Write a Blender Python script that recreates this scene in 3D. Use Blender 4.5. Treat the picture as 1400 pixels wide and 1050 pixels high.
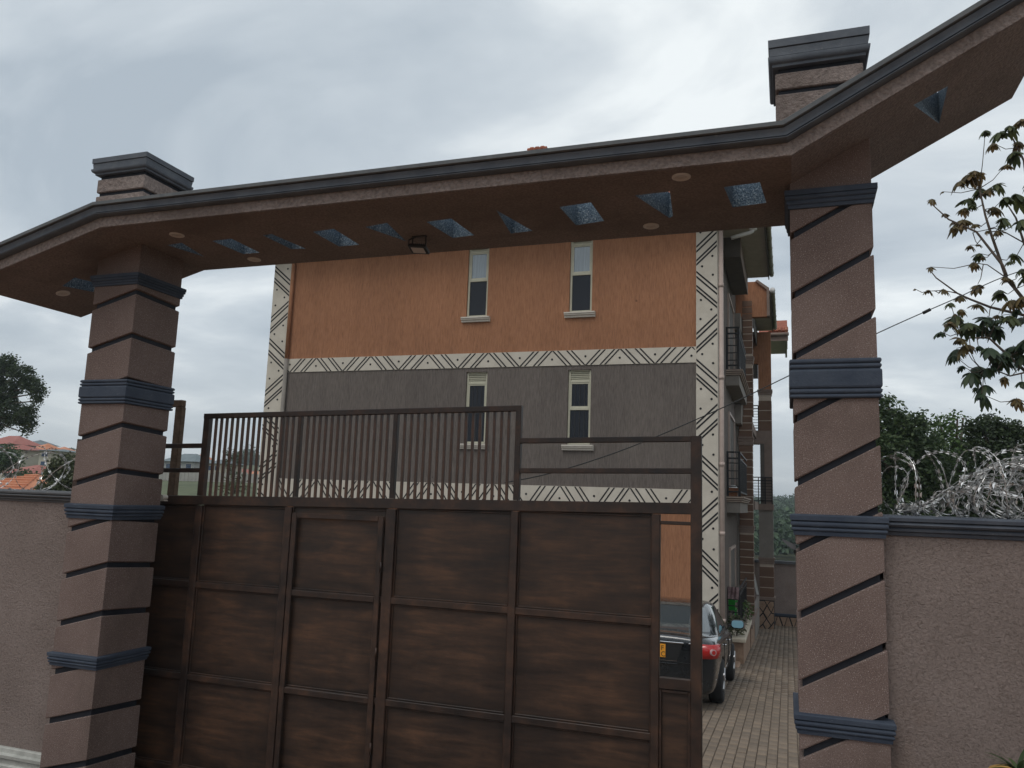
import bpy, bmesh, math, random
import numpy as np
from mathutils import Vector, Matrix
random.seed(7); rng = np.random.default_rng(7)
PI = math.pi
S = bpy.context.scene
COL = S.collection
for o in list(bpy.data.objects): bpy.data.objects.remove(o)

# ------------------------------------------------------------------ camera
FPX = 1080.0
M3 = np.array([[0.9449456772, -0.0158776816, -0.3268418062],
               [0.3254378529,  0.1499122618,  0.9336040476],
               [0.0341741266, -0.9885718047,  0.1468261424]])
cam = bpy.data.cameras.new('camera'); camo = bpy.data.objects.new('camera', cam); COL.objects.link(camo)
cam.sensor_width = 36.0; cam.lens = 36.0 * FPX / 1400.0
cam.clip_start = 0.05; cam.clip_end = 6000
R3 = Matrix(((M3[0][0], -M3[0][1], -M3[0][2]), (M3[1][0], -M3[1][1], -M3[1][2]), (M3[2][0], -M3[2][1], -M3[2][2])))
camo.matrix_world = R3.to_4x4()
S.camera = camo
# survey helpers: where a sight line of the survey photograph meets a real plane
def ray(x, y): return M3 @ np.array([(x - 700) / FPX, (y - 525) / FPX, 1.0])
def PY(x, y, Y): r = ray(x, y); return Vector(r * Y / r[1])
def PX(x, y, X): r = ray(x, y); return Vector(r * X / r[0])
def PZ(x, y, Z): r = ray(x, y); return Vector(r * Z / r[2])

# ------------------------------------------------------------------ world
SUN_EL, SUN_AZ = math.radians(58), math.radians(200)
w = bpy.data.worlds.new('World'); S.world = w; w.use_nodes = True
nt = w.node_tree; nt.nodes.clear()
def N(nt, t, **k):
    n = nt.nodes.new(t)
    for a, b in k.items():
        if a.startswith('i_'): n.inputs[a[2:].replace('_', ' ')].default_value = b
        else: setattr(n, a, b)
    return n
out = N(nt, 'ShaderNodeOutputWorld'); bg = N(nt, 'ShaderNodeBackground'); bg.inputs['Strength'].default_value = 0.10
sky = N(nt, 'ShaderNodeTexSky', sky_type='NISHITA', sun_disc=False, sun_elevation=SUN_EL, sun_rotation=SUN_AZ, altitude=1200, air_density=1.2, dust_density=2.5)
tc = N(nt, 'ShaderNodeTexCoord'); sep = N(nt, 'ShaderNodeSeparateXYZ')
nt.links.new(tc.outputs['Generated'], sep.inputs[0])
zc = N(nt, 'ShaderNodeMath', operation='MAXIMUM'); zc.inputs[1].default_value = 0.0; nt.links.new(sep.outputs['Z'], zc.inputs[0])
za = N(nt, 'ShaderNodeMath', operation='ADD'); za.inputs[1].default_value = 0.22; nt.links.new(zc.outputs[0], za.inputs[0])
dx = N(nt, 'ShaderNodeMath', operation='DIVIDE'); dy = N(nt, 'ShaderNodeMath', operation='DIVIDE')
nt.links.new(sep.outputs['X'], dx.inputs[0]); nt.links.new(za.outputs[0], dx.inputs[1])
nt.links.new(sep.outputs['Y'], dy.inputs[0]); nt.links.new(za.outputs[0], dy.inputs[1])
cmb = N(nt, 'ShaderNodeCombineXYZ'); nt.links.new(dx.outputs[0], cmb.inputs[0]); nt.links.new(dy.outputs[0], cmb.inputs[1])
mp = N(nt, 'ShaderNodeMapping'); mp.inputs['Location'].default_value = (3.1, 1.7, 0); mp.inputs['Rotation'].default_value = (0, 0, 0.5); mp.inputs['Scale'].default_value = (0.85, 1.2, 1)
nt.links.new(cmb.outputs[0], mp.inputs[0])
n1 = N(nt, 'ShaderNodeTexNoise'); n1.inputs['Scale'].default_value = 1.5; n1.inputs['Detail'].default_value = 8; n1.inputs['Roughness'].default_value = 0.52; n1.inputs['Distortion'].default_value = 0.5
nt.links.new(mp.outputs[0], n1.inputs['Vector'])
cr = N(nt, 'ShaderNodeValToRGB'); e = cr.color_ramp.elements
e[0].position = 0.34; e[0].color = (4.8, 5.5, 6.15, 1); e[1].position = 0.64; e[1].color = (9.9, 10.4, 10.5, 1)
m_ = cr.color_ramp.elements.new(0.49); m_.color = (6.6, 7.25, 7.75, 1)
nt.links.new(n1.outputs['Fac'], cr.inputs[0])
# cloud deck paler and a touch warmer towards the horizon
hz = N(nt, 'ShaderNodeMapRange'); hz.inputs['From Min'].default_value = 0.0; hz.inputs['From Max'].default_value = 0.22; hz.inputs['To Min'].default_value = 0.6; hz.inputs['To Max'].default_value = 0.0
nt.links.new(zc.outputs[0], hz.inputs['Value'])
mxh = N(nt, 'ShaderNodeMix', data_type='RGBA'); mxh.inputs['B'].default_value = (6.7, 7.05, 7.3, 1)
nt.links.new(hz.outputs[0], mxh.inputs['Factor']); nt.links.new(cr.outputs[0], mxh.inputs['A'])
mx = N(nt, 'ShaderNodeMix', data_type='RGBA'); mx.inputs['Factor'].default_value = 0.9
nt.links.new(sky.outputs[0], mx.inputs['A']); nt.links.new(mxh.outputs['Result'], mx.inputs['B'])
nt.links.new(mx.outputs['Result'], bg.inputs['Color']); nt.links.new(bg.outputs[0], out.inputs[0])
sl = bpy.data.lights.new('sun', 'SUN'); so = bpy.data.objects.new('sun', sl); COL.objects.link(so)
sl.energy = 1.0; sl.angle = math.radians(25); sl.color = (1, 0.96, 0.9)
dsun = Vector((math.sin(SUN_AZ) * math.cos(SUN_EL), math.cos(SUN_AZ) * math.cos(SUN_EL), math.sin(SUN_EL)))
so.rotation_euler = dsun.to_track_quat('Z', 'Y').to_euler()
S.view_settings.view_transform = 'Standard'; S.view_settings.look = 'None'; S.view_settings.exposure = 0.0; S.view_settings.gamma = 1
S.render.engine = 'CYCLES'

# ------------------------------------------------------------------ materials
MATS = {}
def ramp(nt, pts):
    r = N(nt, 'ShaderNodeValToRGB'); el = r.color_ramp.elements
    el[0].position, el[0].color = pts[0][0], (*pts[0][1], 1)
    el[1].position, el[1].color = pts[-1][0], (*pts[-1][1], 1)
    for p, c in pts[1:-1]:
        q = el.new(p); q.color = (*c, 1)
    return r
def base(name, col, rough=0.8, metal=0.0, spec=0.5):
    m = bpy.data.materials.new(name); m.use_nodes = True; t = m.node_tree; b = t.nodes['Principled BSDF']
    b.inputs['Base Color'].default_value = (*col, 1); b.inputs['Roughness'].default_value = rough; b.inputs['Metallic'].default_value = metal
    b.inputs['Specular IOR Level'].default_value = spec
    MATS[name] = m; return m, t, b
def noise(t, scale, detail=4, rough=0.55, dist=0.0, vec=None, stretch=None, coord='Object'):
    tcn = N(t, 'ShaderNodeTexCoord'); v = tcn.outputs[coord]
    if stretch:
        mpn = N(t, 'ShaderNodeMapping'); mpn.inputs['Scale'].default_value = stretch; t.links.new(v, mpn.inputs[0]); v = mpn.outputs[0]
    n = N(t, 'ShaderNodeTexNoise'); n.inputs['Scale'].default_value = scale; n.inputs['Detail'].default_value = detail
    n.inputs['Roughness'].default_value = rough; n.inputs['Distortion'].default_value = dist; t.links.new(v, n.inputs['Vector'])
    return n
def bump(t, b, src, strength, dist):
    bp = N(t, 'ShaderNodeBump'); bp.inputs['Strength'].default_value = strength; bp.inputs['Distance'].default_value = dist
    prev = b.inputs['Normal'].links
    if prev: t.links.new(prev[0].from_socket, bp.inputs['Normal'])
    t.links.new(src, bp.inputs['Height']); t.links.new(bp.outputs[0], b.inputs['Normal']); return bp
def mixc(t, fac, a, c, mode='MIX'):
    m = N(t, 'ShaderNodeMix', data_type='RGBA', blend_type=mode)
    for s, v in (('Factor', fac), ('A', a), ('B', c)):
        if hasattr(v, 'is_linked'): t.links.new(v, m.inputs[s])
        elif isinstance(v, tuple): m.inputs[s].default_value = (*v, 1)
        else: m.inputs[s].default_value = v
    return m.outputs['Result']

def plaster(name, dark, light, speck=None, bscale=90, bstr=0.5, bdist=0.006, blotch=1.6, specth=0.66, specscale=170, dirt=None):
    m, t, b = base(name, light, 0.9, spec=0.25)
    n = noise(t, blotch, 6, 0.6); r = ramp(t, [(0.35, dark), (0.65, light)]); t.links.new(n.outputs['Fac'], r.inputs[0]); c = r.outputs[0]
    nf = noise(t, bscale, 5, 0.6)
    rf = ramp(t, [(0.35, (0.72, 0.72, 0.72)), (0.65, (1.15, 1.15, 1.15))]); t.links.new(nf.outputs['Fac'], rf.inputs[0])
    c = mixc(t, 1.0, c, rf.outputs[0], 'MULTIPLY')
    if speck:
        ns = noise(t, specscale, 2, 0.5); rs = ramp(t, [(specth, (0, 0, 0)), (specth + 0.06, (1, 1, 1))]); t.links.new(ns.outputs['Fac'], rs.inputs[0])
        c = mixc(t, rs.outputs[0], c, speck)
    if dirt:
        nd = noise(t, 1.1, 5, 0.65, stretch=(1, 1, 0.5)); rd = ramp(t, [(0.55, (0, 0, 0)), (0.75, (1, 1, 1))]); t.links.new(nd.outputs['Fac'], rd.inputs[0])
        c = mixc(t, rd.outputs[0], c, dirt)
    t.links.new(c, b.inputs['Base Color']); bump(t, b, nf.outputs['Fac'], bstr, bdist)
    return m
plaster('column_plaster', (0.152, 0.107, 0.093), (0.202, 0.147, 0.129), speck=(0.46, 0.39, 0.36), bscale=140, bstr=0.8, bdist=0.005, specth=0.615, specscale=190, dirt=(0.115, 0.085, 0.072))
plaster('canopy_plaster', (0.190, 0.150, 0.135), (0.245, 0.197, 0.180), bscale=60, bstr=1.0, bdist=0.014, dirt=(0.13, 0.10, 0.088))
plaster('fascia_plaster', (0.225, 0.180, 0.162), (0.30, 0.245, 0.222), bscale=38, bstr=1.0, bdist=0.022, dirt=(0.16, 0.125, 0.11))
# trowelled "worm" roughcast of the boundary wall
def roughcast(name, dark, light, dirt):
    m, t, b = base(name, light, 0.92, spec=0.2)
    n = noise(t, 2.2, 6, 0.6); r = ramp(t, [(0.3, dark), (0.7, light)]); t.links.new(n.outputs['Fac'], r.inputs[0])
    w1 = noise(t, 62, 7, 0.70, 0.7); w2 = noise(t, 95, 3, 0.6, 0.5)
    rw = ramp(t, [(0.36, (0.70, 0.69, 0.68)), (0.50, (1, 1, 1)), (0.72, (1.13, 1.13, 1.13))]); t.links.new(w1.outputs['Fac'], rw.inputs[0])
    c = mixc(t, 1.0, r.outputs[0], rw.outputs[0], 'MULTIPLY')
    nd = noise(t, 0.8, 5, 0.6); rd = ramp(t, [(0.58, (0, 0, 0)), (0.8, (0.8, 0.8, 0.8))]); t.links.new(nd.outputs['Fac'], rd.inputs[0])
    c = mixc(t, rd.outputs[0], c, dirt)
    t.links.new(c, b.inputs['Base Color']); bump(t, b, w1.outputs['Fac'], 1.0, 0.020); bump(t, b, w2.outputs['Fac'], 0.4, 0.004)
roughcast('wall_roughcast', (0.232, 0.184, 0.164), (0.295, 0.237, 0.213), (0.235, 0.155, 0.11))
def painted(name, c1, c2, rough=0.65, sc=6, bs=0.15, wear=None):
    m, t, b = base(name, c1, rough, spec=0.35)
    n = noise(t, sc, 6, 0.62); r = ramp(t, [(0.35, c1), (0.7, c2)]); t.links.new(n.outputs['Fac'], r.inputs[0]); c = r.outputs[0]
    if wear:
        nw = noise(t, 28, 5, 0.7); rw = ramp(t, [(0.64, (0, 0, 0)), (0.74, (1, 1, 1))]); t.links.new(nw.outputs['Fac'], rw.inputs[0]); c = mixc(t, rw.outputs[0], c, wear)
    t.links.new(c, b.inputs['Base Color']); nb = noise(t, 60, 4); bump(t, b, nb.outputs['Fac'], bs, 0.004); return m
painted('slate_paint', (0.034, 0.046, 0.070), (0.055, 0.069, 0.094), 0.75, bs=0.5, wear=(0.12, 0.13, 0.15))
painted('cornice_grey', (0.080, 0.092, 0.112), (0.125, 0.138, 0.158), 0.75, bs=0.5, wear=(0.18, 0.18, 0.18))
painted('concrete_edge', (0.10, 0.108, 0.115), (0.14, 0.146, 0.15), 0.85, sc=14, bs=0.6)
painted('groove_paint', (0.010, 0.012, 0.018), (0.018, 0.020, 0.028), 0.75)
painted('coping_grey', (0.085, 0.090, 0.098), (0.125, 0.125, 0.13), 0.75, sc=5, bs=0.3, wear=(0.2, 0.18, 0.16))
painted('white_trim', (0.50, 0.47, 0.43), (0.60, 0.56, 0.52), 0.7, sc=3)
painted('dirty_white', (0.36, 0.36, 0.33), (0.52, 0.52, 0.48), 0.7, sc=12, bs=0.3, wear=(0.25, 0.2, 0.16))
painted('band_white', (0.50, 0.45, 0.38), (0.60, 0.545, 0.465), 0.85, sc=2.2, bs=0.2, wear=(0.42, 0.4, 0.36))
painted('black_line', (0.012, 0.012, 0.014), (0.02, 0.02, 0.022), 0.85)
painted('cream_frame', (0.45, 0.43, 0.33), (0.52, 0.49, 0.38), 0.5, sc=5, bs=0.05)
painted('sill_cream', (0.55, 0.50, 0.44), (0.62, 0.57, 0.50), 0.7, sc=9)
painted('pipe_paint', (0.40, 0.31, 0.27), (0.48, 0.38, 0.33), 0.5, sc=5, bs=0.05)
painted('grey_render', (0.20, 0.18, 0.16), (0.25, 0.225, 0.20), 0.85, sc=3)
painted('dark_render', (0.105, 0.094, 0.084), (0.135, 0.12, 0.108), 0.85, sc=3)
painted('soffit_board', (0.40, 0.375, 0.32), (0.47, 0.44, 0.38), 0.8, sc=4)
painted('gutter_olive', (0.20, 0.20, 0.14), (0.27, 0.26, 0.19), 0.5, sc=8, bs=0.1)
painted('white_pipe', (0.55, 0.55, 0.53), (0.66, 0.66, 0.64), 0.4, sc=8, bs=0.05)
painted('tile_brown', (0.120, 0.066, 0.042), (0.165, 0.094, 0.060), 0.6, sc=3, bs=0.2)
painted('joint_pale', (0.42, 0.34, 0.28), (0.5, 0.42, 0.35), 0.8)
painted('stone_tan', (0.26, 0.17, 0.115), (0.36, 0.25, 0.18), 0.8, sc=9, bs=0.6)
painted('planter_cream', (0.48, 0.42, 0.33), (0.58, 0.52, 0.42), 0.7, sc=9, bs=0.3)
painted('black_iron', (0.012, 0.012, 0.014), (0.02, 0.02, 0.022), 0.45, bs=0.05)
painted('fascia_brown', (0.19, 0.14, 0.115), (0.24, 0.18, 0.15), 0.8, sc=4)
painted('house_cream', (0.42, 0.38, 0.30), (0.5, 0.46, 0.38), 0.85, sc=1)
painted('house_grey', (0.30, 0.30, 0.29), (0.38, 0.38, 0.36), 0.85, sc=1)
painted('roof_red', (0.30, 0.105, 0.085), (0.38, 0.15, 0.12), 0.8, sc=1.2, bs=0.5)
painted('roof_orange', (0.50, 0.19, 0.10), (0.58, 0.26, 0.15), 0.8, sc=1.2, bs=0.5)
painted('roof_grey', (0.13, 0.16, 0.17), (0.18, 0.21, 0.22), 0.7, sc=1.2)
painted('far_window', (0.03, 0.05, 0.09), (0.06, 0.09, 0.16), 0.2, sc=2, bs=0)
painted('precast_fence', (0.30, 0.29, 0.26), (0.38, 0.36, 0.33), 0.9, sc=1)
painted('plastic_green', (0.02, 0.30, 0.03), (0.03, 0.40, 0.05), 0.4, bs=0)
painted('cloth_mauve', (0.16, 0.10, 0.11), (0.28, 0.2, 0.2), 0.95, sc=30)
painted('clay_pot', (0.30, 0.13, 0.07), (0.38, 0.18, 0.10), 0.8, sc=9)
painted('clay_yellow', (0.42, 0.24, 0.07), (0.5, 0.3, 0.1), 0.8, sc=9)
painted('bark', (0.075, 0.055, 0.042), (0.14, 0.11, 0.088), 0.9, sc=20, bs=0.8)
painted('raw_timber', (0.085, 0.055, 0.035), (0.16, 0.105, 0.07), 0.85, sc=25, bs=0.7)
base('cable_black', (0.012, 0.012, 0.012), 0.6); base('cloth_white', (0.7, 0.7, 0.68), 0.9)
base('lamp_white', (0.55, 0.50, 0.47), 0.5); base('lamp_lens', (0.45, 0.40, 0.37), 0.3); base('tyre', (0.018, 0.018, 0.019), 0.85)
base('rim_metal', (0.45, 0.45, 0.46), 0.3, 0.9); base('chrome', (0.75, 0.75, 0.77), 0.12, 1.0); base('car_dark_trim', (0.012, 0.012, 0.013), 0.5)
base('mirror_glass', (0.22, 0.42, 0.52), 0.3, 0.2)  # reflected sky put into the mirror as a flat light blue
m, t, b = base('tail_red', (0.45, 0.012, 0.012), 0.15); b.inputs['Coat Weight'].default_value = 0.6
base('tail_clear', (0.6, 0.45, 0.45), 0.1, 0.3); base('plate_orange', (0.85, 0.36, 0.03), 0.45); base('print_black', (0.015, 0.015, 0.015), 0.6)
m, t, b = base('car_paint', (0.012, 0.016, 0.020), 0.22, 0.3); b.inputs['Coat Weight'].default_value = 1.0; b.inputs['Coat Roughness'].default_value = 0.04
nn = noise(t, 9, 5, 0.6); rr = ramp(t, [(0.4, (0.18, 0.18, 0.18)), (0.8, (0.4, 0.4, 0.4))]); t.links.new(nn.outputs['Fac'], rr.inputs[0]); t.links.new(rr.outputs[0], b.inputs['Roughness'])
m, t, b = base('car_glass', (0.035, 0.048, 0.055), 0.06); b.inputs['IOR'].default_value = 1.9; b.inputs['Coat Weight'].default_value = 1
m, t, b = base('window_glass', (0.010, 0.012, 0.018), 0.05); b.inputs['IOR'].default_value = 1.35
m, t, b = base('curtained_glass', (0.10, 0.14, 0.16), 0.08); b.inputs['IOR'].default_value = 2.0; b.inputs['Coat Weight'].default_value = 0.8  # bluish base colour carries reflected sky along with the curtain folds
nn = noise(t, 10, 3, stretch=(3, 1, 0.15)); rr = ramp(t, [(0.35, (0.07, 0.10, 0.12)), (0.65, (0.15, 0.19, 0.21))]); t.links.new(nn.outputs['Fac'], rr.inputs[0]); t.links.new(rr.outputs[0], b.inputs['Base Color'])
# comb-scratched render of the house walls
def scratched(name, c1, c2):
    m, t, b = base(name, c1, 0.9, spec=0.2)
    n = noise(t, 42, 6, 0.72, 0.2, stretch=(1, 1, 0.10)); n2 = noise(t, 0.45, 5, 0.6); n3 = noise(t, 2.6, 5, 0.7, stretch=(1, 1, 0.09))
    r = ramp(t, [(0.36, tuple(v * 0.74 for v in c1)), (0.52, c1), (0.7, c2)]); t.links.new(n.outputs['Fac'], r.inputs[0])
    r2 = ramp(t, [(0.3, (0.90, 0.90, 0.91)), (0.7, (1.05, 1.05, 1.04))]); t.links.new(n2.outputs['Fac'], r2.inputs[0])
    r3 = ramp(t, [(0.3, (0.90, 0.90, 0.90)), (0.6, (1.04, 1.04, 1.04))]); t.links.new(n3.outputs['Fac'], r3.inputs[0])
    c = mixc(t, 1.0, mixc(t, 1.0, r.outputs[0], r2.outputs[0], 'MULTIPLY'), r3.outputs[0], 'MULTIPLY')
    n5 = noise(t, 1.9, 3, 0.4); r5 = ramp(t, [(0.70, (0, 0, 0)), (0.74, (0.5, 0.5, 0.5))]); t.links.new(n5.outputs['Fac'], r5.inputs[0]); c = mixc(t, r5.outputs[0], c, tuple(v * 0.86 for v in c1))
    n6 = noise(t, 5.5, 2, 0.3); r6 = ramp(t, [(0.80, (0, 0, 0)), (0.82, (0.9, 0.9, 0.9))]); t.links.new(n6.outputs['Fac'], r6.inputs[0]); c = mixc(t, r6.outputs[0], c, tuple(v * 0.45 for v in c1))
    t.links.new(c, b.inputs['Base Color']); bump(t, b, n.outputs['Fac'], 0.8, 0.016)
scratched('orange_render', (0.345, 0.162, 0.088), (0.405, 0.197, 0.110)); scratched('taupe_render', (0.150, 0.126, 0.112), (0.185, 0.158, 0.143))
# blue paint dashed over rough plaster inside the canopy openings
m, t, b = base('blue_dash', (0.10, 0.16, 0.22), 0.6)
n = noise(t, 85, 5, 0.7); r = ramp(t, [(0.38, (0.04, 0.085, 0.14)), (0.55, (0.17, 0.26, 0.35)), (0.66, (0.60, 0.68, 0.74))]); t.links.new(n.outputs['Fac'], r.inputs[0]); t.links.new(r.outputs[0], b.inputs['Base Color'])
bump(t, b, n.outputs['Fac'], 1.0, 0.03)
# brushed brown gate enamel
def gatepaint(name, k, stretch, c0=(0.021, 0.0145, 0.0118), c1=(0.041, 0.0235, 0.0155), c2=(0.072, 0.038, 0.0215)):
    m, t, b = base(name, c1, 0.4, spec=0.45)
    n = noise(t, 3.0, 9, 0.68, 0.25, stretch=stretch); n2 = noise(t, 1.5, 5, 0.55); n3 = noise(t, 240, 2, 0.5)
    r = ramp(t, [(0.36, c0), (0.52, c1), (0.70, c2)]); t.links.new(n.outputs['Fac'], r.inputs[0])
    r2 = ramp(t, [(0.30, (0.52, 0.55, 0.62)), (0.66, (1.5, 1.36, 1.2))]); t.links.new(n2.outputs['Fac'], r2.inputs[0])
    c = mixc(t, 1.0, r.outputs[0], r2.outputs[0], 'MULTIPLY')
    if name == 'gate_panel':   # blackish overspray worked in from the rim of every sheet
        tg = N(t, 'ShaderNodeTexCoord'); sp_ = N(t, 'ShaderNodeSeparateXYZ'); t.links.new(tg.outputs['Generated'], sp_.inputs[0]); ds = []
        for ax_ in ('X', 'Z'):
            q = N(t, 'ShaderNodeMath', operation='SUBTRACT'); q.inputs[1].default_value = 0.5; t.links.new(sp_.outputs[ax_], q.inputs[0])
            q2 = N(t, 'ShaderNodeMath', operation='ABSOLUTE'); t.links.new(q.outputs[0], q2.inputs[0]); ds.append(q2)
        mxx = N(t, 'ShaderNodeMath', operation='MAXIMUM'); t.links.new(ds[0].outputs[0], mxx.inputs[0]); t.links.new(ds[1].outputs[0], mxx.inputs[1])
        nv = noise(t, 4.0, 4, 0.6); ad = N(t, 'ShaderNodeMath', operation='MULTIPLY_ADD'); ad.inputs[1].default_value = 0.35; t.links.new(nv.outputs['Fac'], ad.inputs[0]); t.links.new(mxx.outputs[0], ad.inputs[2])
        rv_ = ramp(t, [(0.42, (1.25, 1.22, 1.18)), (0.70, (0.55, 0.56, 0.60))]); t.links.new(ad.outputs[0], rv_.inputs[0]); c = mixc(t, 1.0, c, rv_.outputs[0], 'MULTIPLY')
    rs = ramp(t, [(0.76, (0, 0, 0)), (0.8, (0.5, 0.5, 0.5))]); t.links.new(n3.outputs['Fac'], rs.inputs[0]); c = mixc(t, rs.outputs[0], c, (0.2, 0.15, 0.12))
    t.links.new(c, b.inputs['Base Color'])
    rr = ramp(t, [(0.3, (0.36,) * 3), (0.7, (0.6,) * 3)]); t.links.new(n.outputs['Fac'], rr.inputs[0]); t.links.new(rr.outputs[0], b.inputs['Roughness'])
    bump(t, b, n.outputs['Fac'], 0.12, 0.008)
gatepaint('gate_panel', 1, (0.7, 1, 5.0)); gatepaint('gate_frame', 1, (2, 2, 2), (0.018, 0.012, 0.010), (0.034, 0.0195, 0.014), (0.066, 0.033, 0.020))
gatepaint('gate_bar', 1, (2, 2, 2), (0.035, 0.021, 0.016), (0.070, 0.038, 0.026), (0.13, 0.062, 0.037))
# paving
m, t, b = base('paver', (0.2, 0.17, 0.14), 0.85, spec=0.3)
gi = N(t, 'ShaderNodeNewGeometry'); r = ramp(t, [(0.0, (0.150, 0.116, 0.090)), (0.5, (0.188, 0.148, 0.114)), (1.0, (0.235, 0.188, 0.145))]); t.links.new(gi.outputs['Random Per Island'], r.inputs[0])
oi = N(t, 'ShaderNodeObjectInfo'); r2 = ramp(t, [(0, (0.85, 0.85, 0.85)), (1, (1.15, 1.13, 1.1))]); t.links.new(oi.outputs['Random'], r2.inputs[0])
n = noise(t, 1.1, 5, 0.6, coord='Object'); r3 = ramp(t, [(0.30, (0.62, 0.65, 0.69)), (0.5, (0.98, 0.97, 0.96)), (0.7, (1.18, 1.14, 1.09))]); t.links.new(n.outputs['Fac'], r3.inputs[0])
c = mixc(t, 1.0, mixc(t, 1.0, r.outputs[0], r2.outputs[0], 'MULTIPLY'), r3.outputs[0], 'MULTIPLY'); t.links.new(c, b.inputs['Base Color'])
nb = noise(t, 120, 4); bump(t, b, nb.outputs['Fac'], 0.4, 0.004)
painted('paving_bed', (0.13, 0.102, 0.082), (0.175, 0.138, 0.11), 0.95, sc=9)
# ground
m, t, b = base('earth_grass', (0.08, 0.1, 0.04), 0.95)
n = noise(t, 0.05, 8, 0.65); n2 = noise(t, 1.4, 6, 0.6)
r = ramp(t, [(0.35, (0.062, 0.078, 0.034)), (0.55, (0.098, 0.112, 0.052)), (0.75, (0.15, 0.13, 0.075))]); t.links.new(n.outputs['Fac'], r.inputs[0])
r2 = ramp(t, [(0.3, (0.7, 0.7, 0.7)), (0.7, (1.2, 1.2, 1.2))]); t.links.new(n2.outputs['Fac'], r2.inputs[0])
t.links.new(mixc(t, 1.0, r.outputs[0], r2.outputs[0], 'MULTIPLY'), b.inputs['Base Color']); bump(t, b, n2.outputs['Fac'], 0.5, 0.3)
painted('murram', (0.22, 0.12, 0.07), (0.30, 0.18, 0.11), 0.95, sc=3, bs=0.5)
# foliage
def leafmat(name, a, bb, c_, rough=0.5, trans=0.25):
    m, t, b = base(name, bb, rough, spec=0.35)
    g = N(t, 'ShaderNodeNewGeometry'); r = ramp(t, [(0.0, a), (0.55, bb), (1.0, c_)]); t.links.new(g.outputs['Random Per Island'], r.inputs[0])
    t.links.new(r.outputs[0], b.inputs['Base Color'])
    tr = N(t, 'ShaderNodeBsdfTranslucent'); t.links.new(r.outputs[0], tr.inputs[0]); ms = N(t, 'ShaderNodeMixShader'); ms.inputs[0].default_value = trans
    o = [x for x in t.nodes if x.type == 'OUTPUT_MATERIAL'][0]
    t.links.new(b.outputs[0], ms.inputs[1]); t.links.new(tr.outputs[0], ms.inputs[2]); t.links.new(ms.outputs[0], o.inputs[0])
leafmat('leaf_dark', (0.026, 0.044, 0.020), (0.045, 0.068, 0.030), (0.075, 0.105, 0.044), trans=0.3)
leafmat('leaf_mid', (0.036, 0.062, 0.026), (0.062, 0.098, 0.040), (0.11, 0.15, 0.066), trans=0.35)
leafmat('leaf_bright', (0.05, 0.10, 0.025), (0.085, 0.15, 0.04), (0.14, 0.21, 0.07))
leafmat('leaf_bronze', (0.085, 0.062, 0.030), (0.150, 0.115, 0.042), (0.21, 0.13, 0.055), trans=0.45)
leafmat('leaf_young', (0.045, 0.060, 0.024), (0.075, 0.095, 0.034), (0.12, 0.13, 0.045), trans=0.4)
leafmat('leaf_far', (0.035, 0.062, 0.035), (0.055, 0.09, 0.05), (0.085, 0.125, 0.07), 0.8, 0.1)
leafmat('leaf_olive', (0.045, 0.055, 0.024), (0.075, 0.088, 0.038), (0.12, 0.13, 0.065))
m, t, b = base('razor_steel', (0.45, 0.45, 0.45), 0.35, 0.55)
g = N(t, 'ShaderNodeNewGeometry'); r = ramp(t, [(0, (0.20, 0.20, 0.19)), (0.5, (0.52, 0.51, 0.50)), (1, (0.95, 0.95, 0.95))]); t.links.new(g.outputs['Random Per Island'], r.inputs[0]); t.links.new(r.outputs[0], b.inputs['Base Color'])
# clay roof tiles
m, t, b = base('terracotta', (0.42, 0.13, 0.07), 0.8); g = N(t, 'ShaderNodeNewGeometry')
r = ramp(t, [(0, (0.30, 0.085, 0.045)), (0.6, (0.40, 0.13, 0.068)), (1, (0.46, 0.18, 0.10))]); t.links.new(g.outputs['Random Per Island'], r.inputs[0])
nw = noise(t, 3.0, 6, 0.7); rw = ramp(t, [(0.3, (0.6, 0.6, 0.6)), (0.7, (1.2, 1.2, 1.2))]); t.links.new(nw.outputs['Fac'], rw.inputs[0]); t.links.new(mixc(t, 1.0, r.outputs[0], rw.outputs[0], 'MULTIPLY'), b.inputs['Base Color'])
tw = N(t, 'ShaderNodeTexCoord'); wv = N(t, 'ShaderNodeTexWave', wave_type='BANDS', bands_direction='Z', wave_profile='SAW'); wv.inputs['Scale'].default_value = 2.2; t.links.new(tw.outputs['Object'], wv.inputs['Vector']); bump(t, b, wv.outputs['Fac'], 1.0, 0.05)
wv2 = N(t, 'ShaderNodeTexWave', wave_type='BANDS', bands_direction='X'); wv2.inputs['Scale'].default_value = 1.4; t.links.new(tw.outputs['Object'], wv2.inputs['Vector']); bump(t, b, wv2.outputs['Fac'], 0.7, 0.04)

scratched('stain_up', (0.33, 0.155, 0.082), (0.39, 0.19, 0.10)); scratched('stain_mid', (0.125, 0.106, 0.095), (0.158, 0.136, 0.122))
# ------------------------------------------------------------------ geometry helpers
def wloc(o):
    v = Vector((0, 0, 0))
    while o is not None: v += o.location; o = o.parent
    return v
def link(name, me, mat, parent=None, local=False, smooth=False):
    o = bpy.data.objects.new(name, me); COL.objects.link(o)
    if mat:
        for mm in (mat if isinstance(mat, (list, tuple)) else [mat]): me.materials.append(MATS[mm])
    if parent is not None:
        o.parent = parent
        if not local:
            off = wloc(parent)
            if off.length > 0: me.transform(Matrix.Translation(-off))
    if smooth:
        for p in me.polygons: p.use_smooth = True
    return o
def tag(o, label=None, cat=None, group=None, kind=None):
    if label: o['label'] = label
    if cat: o['category'] = cat
    if group: o['group'] = group
    if kind: o['kind'] = kind
    return o
def thing(name, label, cat, loc=(0, 0, 0), group=None, rot=None):
    o = bpy.data.objects.new(name, None); COL.objects.link(o); o.location = loc; o.empty_display_size = 0.2
    if rot: o.rotation_euler = rot
    return tag(o, label, cat, group)
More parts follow.
